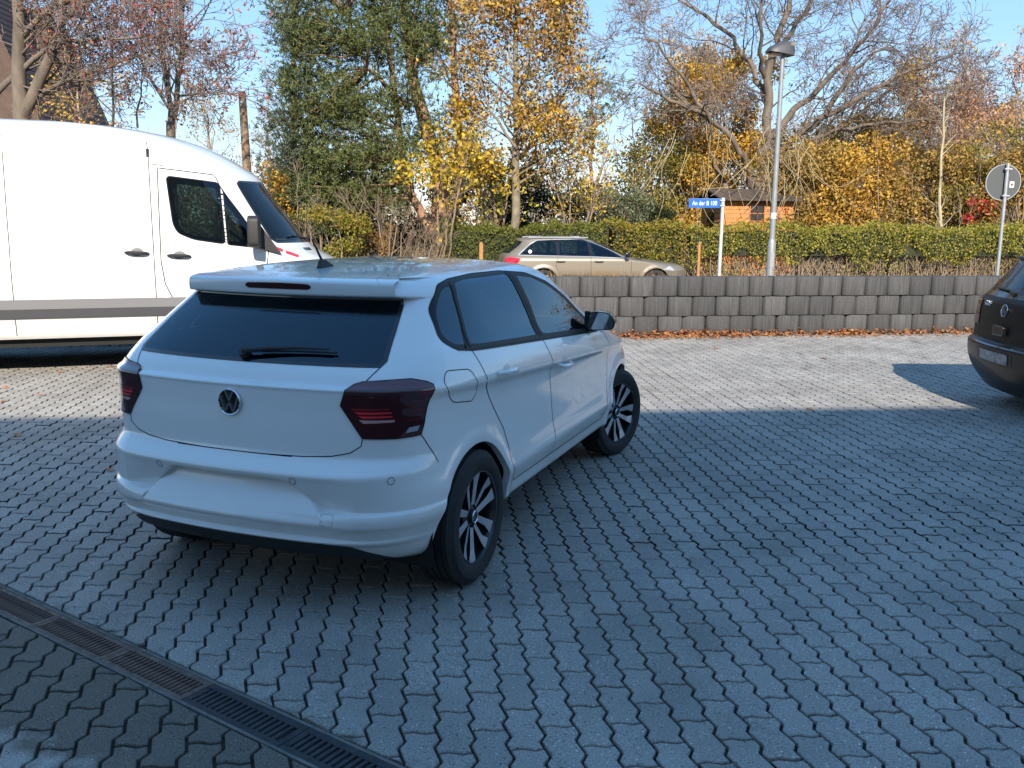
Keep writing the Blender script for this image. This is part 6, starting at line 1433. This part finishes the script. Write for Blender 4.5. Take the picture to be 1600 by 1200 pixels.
# ---- clipped hedges
def hedge(name, label, s0, s1, t, h, w, n, cols, seed, z0=G0, bare=0., size=.07, nst=60):
    """leafy hedge along the road between s0 and s1, offset t from the wall"""
    root = tree_root(name, None, label, 'hedge'); rg = np.random.default_rng(seed); P = []
    lo = bare
    S = rg.uniform(s0, s1, n); ph = rg.uniform(0, 6.28, 4)
    top = h + .07*np.sin(S*1.7 + ph[0]) + .05*np.sin(S*4.1 + ph[1]) + .04*np.sin(S*9.3 + ph[3]); bot = lo + .22*np.sin(S*2.3 + ph[2]) + .12*np.sin(S*5.9 + ph[1]) if bare else np.full(n, .05)
    f = rg.random(n); zz = np.empty(n); tt = np.empty(n)
    side = f < .62; zz[side] = bot[side] + (top - bot)[side]*rg.random(side.sum()); tt[side] = -w/2*(1 - .16*np.sin(S[side]*5 + zz[side]*4) - .12*np.sin(S[side]*11 - zz[side]*7)) + rg.normal(0, .08, side.sum())
    tp = ~side; zz[tp] = top[tp] + rg.normal(-.03, .06, tp.sum()); tt[tp] = rg.uniform(-w/2, w/2, tp.sum())
    A = np.array([wallp(s, t + q, z0 + z) for s, q, z in zip(S, tt, zz)])
    g = Grow(seed); cfg = dict(levels=1, dens=[3.5], len=[.4], ang=(.5, 1.2), wig=.15, up=.03, seg=.15, rmax=.012)
    for k in range(nst):
        s = rg.uniform(s0, s1); b = np.array(wallp(s, t + rg.uniform(-.3, .2)*w, z0)); e = np.array(wallp(s + rg.normal(0, .45), t + rg.uniform(-.3, .3)*w, z0 + h*rg.uniform(.5, .9)))
        Q, R = g.limb([b, (b + e)/2 + rg.normal(0, .04, 3), e], rg.uniform(.008, .022), .006, .03); g.side(Q, R, 0, cfg, t0=.1)
    g.build('stems', twig, root)
    if bare:
        k = n//7; lo_ = np.array([wallp(s, t - w*.4 + abs(rg.normal(0, .15)), z0 + z) for s, z in zip(rg.uniform(s0, s1, k), rg.uniform(.05, bare, k))]); A = np.concatenate([A, lo_[np.sin(lo_[:, 0]*1.3) + rg.normal(0, .5, k) > .1]])
    leaves('foliage', A, size, leaf_mat(name + '_leaf', cols), root, rg, .03, .62)
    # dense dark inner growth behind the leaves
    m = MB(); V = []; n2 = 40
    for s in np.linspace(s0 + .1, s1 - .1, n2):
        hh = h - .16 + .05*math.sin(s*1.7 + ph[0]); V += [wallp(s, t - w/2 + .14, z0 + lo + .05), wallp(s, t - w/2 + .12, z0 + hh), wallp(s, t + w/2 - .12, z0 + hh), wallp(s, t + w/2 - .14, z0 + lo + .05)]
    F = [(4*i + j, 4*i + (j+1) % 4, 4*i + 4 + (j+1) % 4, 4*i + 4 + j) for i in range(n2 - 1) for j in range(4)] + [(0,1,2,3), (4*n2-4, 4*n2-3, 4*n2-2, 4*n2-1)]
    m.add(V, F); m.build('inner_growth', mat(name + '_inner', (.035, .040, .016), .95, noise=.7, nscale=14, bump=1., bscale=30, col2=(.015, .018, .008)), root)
    return root
def s_of(px, py, Y): p = at_y(px, py, Y)[:2]; return float((p - W0) @ WD)
hedge('clipped_hedge', 'long green clipped hedge with bare woody lower stems along the road', s_of(1103, 355, 24.5), 26., 12.3, 1.80, .9, 30000, [(.12,.14,.022), (.23,.24,.035), (.36,.32,.055), (.42,.30,.07)], 81, bare=.92, nst=900)
hedge('ragged_hedge', 'yellow-green ragged hedge behind the estate car', s_of(960, 355, 25.5), s_of(1080, 355, 25.5), 12.5, 1.86, 1.1, 7000, [(.12,.13,.02), (.23,.22,.03), (.32,.26,.045), (.33,.17,.05)], 82, nst=30)
hedge('dark_green_hedge', 'dark green hedge around the pale trunk of the yellow tree', s_of(688, 355, 25.5), s_of(955, 355, 25.5), 12.7, 1.75, 1.0, 10000, [(.08,.10,.02), (.15,.17,.03), (.22,.20,.04)], 83, nst=40)
# ---- background wood to the right
OL = [(.22,.16,.04), (.36,.25,.06), (.44,.29,.08), (.38,.21,.08)]; GO = [(.40,.22,.04), (.56,.33,.05), (.60,.40,.07), (.44,.21,.06)]; PK = [(.40,.20,.14), (.54,.31,.21), (.58,.42,.27), (.46,.24,.14)]; OGR = [(.16,.15,.03), (.27,.23,.045), (.36,.28,.06)]
def wood_tree(px, py, Y, rx, rz, n, cols, seed, name, label, size=.13, bare=False, bark=bark_tan, trunk=.10, group=None):
    root = tree_root(name, None, label, 'tree', group); rg = np.random.default_rng(seed); g = Grow(seed); c = at_y(px, py, Y); b = np.array([c[0], Y, G0])
    Q, R = g.limb([b, b + [rg.normal(0, .1), 0, (c[2] - G0)*.5], c + [rg.normal(0, .2), 0, rz*.85]], trunk, .02, .04)
    cfg = dict(levels=3, dens=[2.4, 2.2, 2.], len=[rx*.75, rx*.42, .4], ang=(.35, .9), wig=.16, up=.07, seg=.32, rmax=.035); g.side(Q, R, 0, cfg, t0=.12)
    g.build('trunk_and_branches', bark, root); T = np.array(g.tips)
    bl = [(c[0] + rg.uniform(-.8, .8)*rx, c[1] + rg.uniform(-.6, .6)*rx, c[2] + rg.uniform(-1.2, .75)*rz, rx*rg.uniform(.22, .4), rx*.35, rz*rg.uniform(.15, .3)) for _ in range(20)]
    k = min(len(T), n//2); P = np.concatenate([T[rg.permutation(len(T))[:k]], blob_points(rg, bl, n - k, .35)]); P = P[P[:, 2] > .1]
    leaves('crown', P, size, leaf_mat(name + '_leaf', cols), root, rg, .12); return root
specs = [(1085,240,35,2.0,2.7,5600,GO,'golden_tree','golden brown tree whose crown stands left of the big bare trunk'), (1140,190,38,1.5,2.5,5000,GO,'copper_tree','slender copper-coloured tree behind the limbs of the big bare tree'),
 (1020,290,35,1.6,1.8,2600,OGR,'olive_tree','olive-leafed small tree between the golden tree and the far pine'), (1265,285,36,1.7,1.9,3600,OGR,'olive_bush_tree','green-olive bushy tree right of the shed'),
 (1330,290,37,1.9,2.0,4200,OL,'russet_tree','russet and olive tree beside the pale standing trunk'), (1400,270,36,1.8,2.3,4200,OL,'brown_tree','brown-leafed tree left of the pale standing trunk'),
 (1450,240,38,1.6,2.8,4200,GO,'amber_tree','amber tree behind the pale standing trunk'), (1510,240,37,1.7,2.7,4200,PK,'pink_tipped_tree','tree with pinkish thinning top rising over the hedge'), (1575,235,36,1.7,2.9,4200,PK,'coral_tree','coral-leafed tree behind the round sign'),
 (1590,300,33,1.5,1.7,3200,OGR,'green_gold_tree','low green-gold tree between the round sign and the hedge')]
for i, (px, py, Y, rx, rz, n, c, nm, lab) in enumerate(specs): wood_tree(px, py - 18, Y, rx*1.2, rz*1.2, int(n*3), c, 100 + i, nm, lab)
for i, (x, Y, rx, h) in enumerate(((16.5, 31, 2.2, 3.6), (19.5, 28, 2.0, 3.0), (22.5, 34, 2.6, 4.6), (25, 29, 2.3, 3.4), (28, 33, 2.6, 4.4))):     # the wood goes on to the right, mirrored in the car glass
    root_px = None
    rgx = np.random.default_rng(300 + i)
    def place(x=x, Y=Y, h=h): return np.array([x, Y, h*.62])
    c = place(); q = np.array([c[0], c[1], c[2] - CAM_H]); d = q[1]*math.cos(CAM_PITCH) - q[2]*math.sin(CAM_PITCH); up = q[1]*math.sin(CAM_PITCH) + q[2]*math.cos(CAM_PITCH)
    wood_tree(800 + CAM_F*q[0]/d, 600 - CAM_F*up/d, Y, rx, h*.5, 2200, [GO, OL, OGR, PK, OL][i], 310 + i, 'roadside_tree', 'autumn tree in the row that goes on along the road right of the sign', group='trees farther along the road')
for i, (px, py, Y, rx, rz, cols, nm, lab) in enumerate(((1250,330,31,1.6,.9,OL,'bramble_bush','brown bramble thicket right of the shed behind the hedge'), (1340,325,31,1.6,.9,GO,'orange_bush','orange-leafed bush behind the clipped hedge'), (1430,335,31,1.5,.8,OL,'dry_bush','dry tan bush behind the clipped hedge near the pale trunk'), (1520,330,31,1.4,.8,OGR,'olive_bush','olive bush behind the hedge left of the round sign'), (1600,330,30,1.4,.8,OL,'tan_bush','tan bush behind the hedge right of the round sign'))):
    thicket(px, py - 38, Y, rx*1.15, rz*1.9, 8500, nm, lab, cols, 200 + i, .12, 14, 1.0, blobs=26)
thicket(1530, 330, 30., .55, .45, 500, 'crimson_bush', 'crimson-leafed shrub above the hedge left of the round sign', [(.42,.02,.03), (.55,.04,.05), (.40,.10,.05)], 230, .09, 5, .4)
thicket(975, 330, 29., 1.0, .8, 2200, 'sage_green_bush', 'sage-green bush behind the hedge left of the shed', [(.10,.125,.06), (.16,.185,.10), (.20,.22,.13)], 231, .09, 8, .8)
def pale_trunk():
    Y = 30.; root = tree_root('pale_trunk_tree', None, 'slim pale trunk with short side twigs rising from the hedge'); g = Grow(55); b = at_y(1469, 400, Y); b[2] = G0
    Q, R = g.limb([b] + px_line([(1469,355),(1470,280),(1472,215),(1476,150)], Y), .075, .025, .02); g.side(Q, R, 0, dict(levels=2, dens=[3, 2.4], len=[.9, .5], ang=(.5, 1.0), wig=.12, up=.08, seg=.25, rmax=.018), t0=.15); g.build('trunk_and_twigs', mat('pale_bark', (.42, .36, .24), .9, noise=.3, nscale=6), root)
pale_trunk()
def tangle():
    """hanging bare vines in front of the shed"""
    Y = 29.3; root = tree_root('hanging_vines', None, 'tangle of pale hanging vines in front of the orange shed', 'vine'); g = Grow(57); rg = g.rg
    for k in range(46):
        x0 = rg.uniform(1040, 1270); y0 = rg.uniform(190, 300); P = [at_y(x0, y0, Y + rg.uniform(-.3, .5))]; d = np.array([rg.normal(0, .5), 0, -1.])
        for _ in range(rg.integers(5, 11)): d = norm(d + rg.normal(0, .35, 3)*[1, .3, 1] + [0, 0, -.15]); P.append(P[-1] + d*rg.uniform(.2, .4))
        P = [p for p in P if p[2] > 1.3]
        if len(P) > 2: g.ch.append((resample(P, .2), np.linspace(.016, .007, len(resample(P, .2))), 2))
    g.build('vine_stems', mat('pale_vine', (.40, .32, .19), .9), root)
tangle()
# ---- trees at the left behind the van
def left_trees():
    Y = 20.; root = tree_root('mossy_tree', None, 'bare tree with forked mossy limbs behind the rear of the van'); g = Grow(91); bark_tan = bark_grey; b = at_y(32, 330, Y); b[2] = G0
    cfg = dict(levels=4, dens=[2.6, 2.8, 2.8, 2.4], len=[1.4, .8, .45, .25], ang=(.5, 1.1), wig=.18, up=.03, seg=.25, rmax=.03)
    for pts, r0, r1 in (([(34,190),(28,120),(32,60),(26,0),(20,-60)], .17, .09), ([(30,195),(60,135),(85,75),(100,40),(98,-10),(96,-60)], .14, .07), ([(100,30),(130,12),(160,-20)], .06, .03), ([(-10,150),(20,115),(50,100),(75,75)], .07, .05), ([(36,55),(60,35),(85,5),(100,-30)], .07, .03), ([(62,150),(100,120),(150,112),(200,95),(245,75)], .05, .015), ([(50,160),(90,135),(110,118)], .035, .012), ([(90,60),(150,65),(210,58),(250,55)], .05, .012)):
        Q, R = g.limb(px_line(pts, Y), r0, r1, .02); g.side(Q, R, 0, cfg, t0=.15)
    g.limb([b, at_y(33, 260, Y), at_y(32, 190, Y)], .25, .18, .01)
    g.rmin = .007; g.build('trunk_and_limbs', bark_tan, root, vine_twig); rg = g.rg; T = np.array(g.tips); T = T[rg.random(len(T)) < .30]
    leaves('crown', T, .10, leaf_mat('brown_red_leaf', [(.20,.07,.05), (.30,.10,.06), (.28,.16,.06)]), root, rg, .06)
    Y = 24.; root = tree_root('red_maple', None, 'maple with thin red leaves forking above the van cab'); g = Grow(92); b = at_y(268, 330, Y); b[2] = G0
    g.limb([b, at_y(268, 260, Y), at_y(267, 190, Y)], .15, .12, .01); cfg = dict(levels=3, dens=[3.6, 3.2, 2.8, 2.5], len=[1.6, .8, .45, .25], ang=(.5, 1.05), wig=.14, up=.05, seg=.28, rmax=.025)
    for pts, r0, r1 in (([(266,195),(262,140),(256,80),(248,20),(244,-60)], .08, .04), ([(268,195),(280,140),(283,80),(284,20),(290,-60)], .08, .035), ([(264,170),(240,130),(215,90),(190,40)], .04, .015), ([(280,150),(310,140),(345,145)], .035, .012), ([(283,70),(310,40),(330,0)], .035, .012), ([(176,200),(174,150),(178,100),(170,40)], .035, .015), ([(215,200),(218,150),(225,100)], .03, .012)):
        Q, R = g.limb(px_line(pts, Y + g.rg.uniform(-.6, .6)), r0, r1, .02); g.side(Q, R, 0, cfg, t0=.12)
    g.rmin = .008; g.build('trunk_and_branches', bark_grey, root, vine_twig); rg = g.rg; T = np.array(g.tips); T = np.repeat(T[rg.random(len(T)) < .6], 2, 0)
    leaves('crown', T, .085, leaf_mat('red_leaf', [(.42,.05,.05), (.58,.10,.08), (.58,.20,.09), (.52,.18,.17)]), root, rg, .07)
left_trees()
wood_tree(125, 165, 30, 1.6, 1.5, 2200, GO, 401, 'faded_orange_tree', 'faded orange tree behind the van between the bare tree and maple', size=.11)
wood_tree(330, 190, 33, 1.5, 1.6, 1600, [(.38,.28,.16), (.46,.36,.22), (.34,.24,.12)], 402, 'straw_tree', 'straw-coloured thin tree left of the utility pole', size=.10)
wood_tree(415, 210, 34, .9, 2.2, 700, [(.24,.17,.12), (.30,.22,.14)], 403, 'thin_birch', 'thin leafless tree between the utility pole and the spruce', size=.09, trunk=.06)
# ---- grass and weeds on the wall top, leaf litter, fallen leaves
def tufts():
    rg = np.random.default_rng(500); n = 7000; S = rg.uniform(-3, 13, n); T = rg.uniform(.16, 1.9, n)
    P = np.array([wallp(s, t, bank_h(t)) for s, t in zip(S, T)]); L = rg.uniform(.02, .075, n)*np.where((S > 1.4) & (S < 3.4), 1.3, 1.); d = rg.normal(0, .45, (n, 3)); d[:, 2] = 1; d /= np.linalg.norm(d, axis=1, keepdims=True); sd = np.cross(d, rg.normal(0, 1, (n, 3))); sd /= np.linalg.norm(sd, axis=1, keepdims=True)
    V = np.stack([P - sd*.004, P + sd*.004, P + d*L[:, None]], 1).reshape(-1, 3); mesh('grass', V, np.arange(3*n).reshape(n, 3), leaf_mat('verge_grass', [(.08,.10,.02), (.15,.16,.03), (.24,.20,.08), (.18,.14,.06)]), kind='stuff', label='short dry and green grass along the top of the retaining wall', cat='grass')
    n = 1500; S = np.concatenate([rg.normal(-.45, .55, n//2), rg.uniform(-2, 12, n - n//2)]); T = rg.uniform(.18, .9, n); P = np.array([wallp(s, t, bank_h(t)) for s, t in zip(S, T)]); L = np.where(np.arange(n) < n//2, rg.uniform(.06, .22, n), rg.uniform(.03, .11, n)); d = rg.normal(0, .3, (n, 3)); d[:, 2] = 1; sd = np.cross(d, rg.normal(0, 1, (n, 3))); sd /= np.linalg.norm(sd, axis=1, keepdims=True)
    V = np.stack([P - sd*.004, P + sd*.004, P + d*L[:, None] + sd*.002], 1).reshape(-1, 3); mesh('dry_weeds', V, np.arange(3*n).reshape(n, 3), leaf_mat('dry_weed', [(.22,.15,.07), (.34,.24,.11), (.40,.20,.07)]), kind='stuff', label='dry brown weeds standing on the retaining wall', cat='weeds')
tufts()
LITTER = leaf_mat('fallen_leaf', [(.13,.06,.03), (.26,.10,.04), (.36,.13,.05), (.28,.15,.07), (.42,.21,.08)], .1, .7)
def litter():
    rg = np.random.default_rng(501); n = 14000; S = rg.uniform(-9, 12, n); dens_ = .38 + .62*np.clip(np.sin(S*.9 + .8)*.6 + np.sin(S*2.3)*.5 + np.sin(S*6.1)*.3 + .25, 0, 1); k = rg.random(n) < dens_; S = S[k]; n = len(S)
    T = -np.abs(rg.normal(0, .20, n)) + .03; Z = np.clip(.085 + T*.28, .006, .09)*rg.random(n)
    P = np.array([wallp(s, t, z) for s, t, z in zip(S, T, Z)]); V, F = leaf_quads(P, .062, rg, .012, .6, flat=.6); V[:, 2] = np.maximum(V[:, 2], .002)
    mesh('leaf_litter', V, F, LITTER, kind='stuff', label='rusty fallen leaves drifted along the foot of the retaining wall', cat='leaves')
    spots = [(20,574),(93,582),(62,618),(10,606),(5,628),(175,573),(138,566),(28,680),(171,735),(60,572),(1290,560),(1120,545),(1265,640)]
    names = ['small fallen orange leaf lying on the paving beside the van']
    for i, (px, py) in enumerate(spots):
        p = at_z(px, py, .004); r = rg.uniform(.035, .06); m = MB(); ang = rg.uniform(0, 6.28); V = [(0, 0, .010)]
        pr = [1, .55, .9, .5, .8, .35, .25, .35, .8, .5, .9, .55]
        for j in range(12): a = j*2*math.pi/12 + ang; V.append((r*pr[j]*math.cos(a), r*pr[j]*math.sin(a), .004 + rg.uniform(0, .014)))
        m.add(V, [(0, j + 1, (j+1) % 12 + 1) for j in range(12)])
        m.build('fallen_leaf', mat('single_leaf', *[((.50,.19,.05) if i % 3 else (.55,.30,.06),)], .7) if False else LEAF1, None, loc=tuple(p), label='single fallen orange leaf lying on the paving', cat='leaf', group='single leaves on the paving')
LEAF1 = mat('single_orange_leaf', (.50, .19, .05), .7, noise=.3, nscale=20)
litter()

# ---- dry brush behind the bare foot of the hedge, and the far wood
def brush():
    rg = np.random.default_rng(700); n = 12000; S = rg.uniform(s_of(1100, 355, 24.5), 26, n); T = rg.uniform(12.5, 14.5, n); Z = G0 + rg.uniform(0, 1, n)**1.3*1.15
    P = np.array([wallp(s, t, z) for s, t, z in zip(S, T, Z)]); V, F = leaf_quads(P, .11, rg, .02, .3)
    mesh('dry_brush', V, F, leaf_mat('dry_brush_leaf', [(.10,.07,.035), (.17,.12,.06), (.23,.17,.09), (.12,.11,.03)]), kind='stuff', label='dry brown brush behind the bare stems of the clipped hedge', cat='brush')
brush()
def far_wood(name, label, x0, x1, Y, h, n, cols, seed, size=.2):
    rg = np.random.default_rng(seed); X = rg.uniform(x0, x1, n); ph = rg.uniform(0, 6.28, 5)
    top = h*(.72 + .16*np.sin(X*.55 + ph[0]) + .12*np.sin(X*1.3 + ph[1]) + .10*np.sin(X*2.9 + ph[2])); Z = G0 + top*rg.uniform(0, 1, n)**.75; Yy = Y + rg.normal(0, 2.2, n)
    V, F = leaf_quads(np.stack([X, Yy, Z], 1), size, rg, .1, .5); g = Grow(seed)
    for k in range(int((x1 - x0)*2.2)):
        x = rg.uniform(x0, x1); hh = h*rg.uniform(.6, 1.05); b = np.array([x, Y + rg.normal(0, 1.5), G0]); e = b + [rg.normal(0, .5), 0, hh]; Q, R = g.limb([b, (b + e)/2 + rg.normal(0, .2, 3), e], .07, .02, .05); g.side(Q, R, 0, dict(levels=2, dens=[1.6, 1.6], len=[1.5, .7], ang=(.3, .8), wig=.12, up=.08, seg=.5, rmax=.03), t0=.25)
    vv = []; ff = []; nb = 0
    for P, R, lv in g.ch:
        a, f = tube(P, R, 4 if lv == 0 else 3, False); vv.append(a); ff.append(np.array(f) + nb); nb += len(a)
    V2 = np.concatenate(vv + [V]); F2 = np.concatenate(ff + [F + nb]); mi = np.concatenate([np.zeros(sum(len(f) for f in ff), int), np.ones(len(F), int)])
    mesh(name, V2, F2, None, mats=[twig, leaf_mat(name + '_leaf', cols)], midx=mi, kind='stuff', label=label, cat='wood')
far_wood('far_wood', 'far belt of russet autumn woodland closing the view behind the right-hand trees', 6, 40, 46, 7.6, 42000, [(.16,.12,.05), (.28,.19,.08), (.36,.22,.11), (.30,.24,.12)], 801)
far_wood('distant_thicket', 'pale distant thicket seen between the van and the yellow tree', -26, 8, 48, 5.6, 32000, [(.22,.17,.12), (.32,.24,.16), (.36,.22,.12), (.20,.18,.08)], 802)
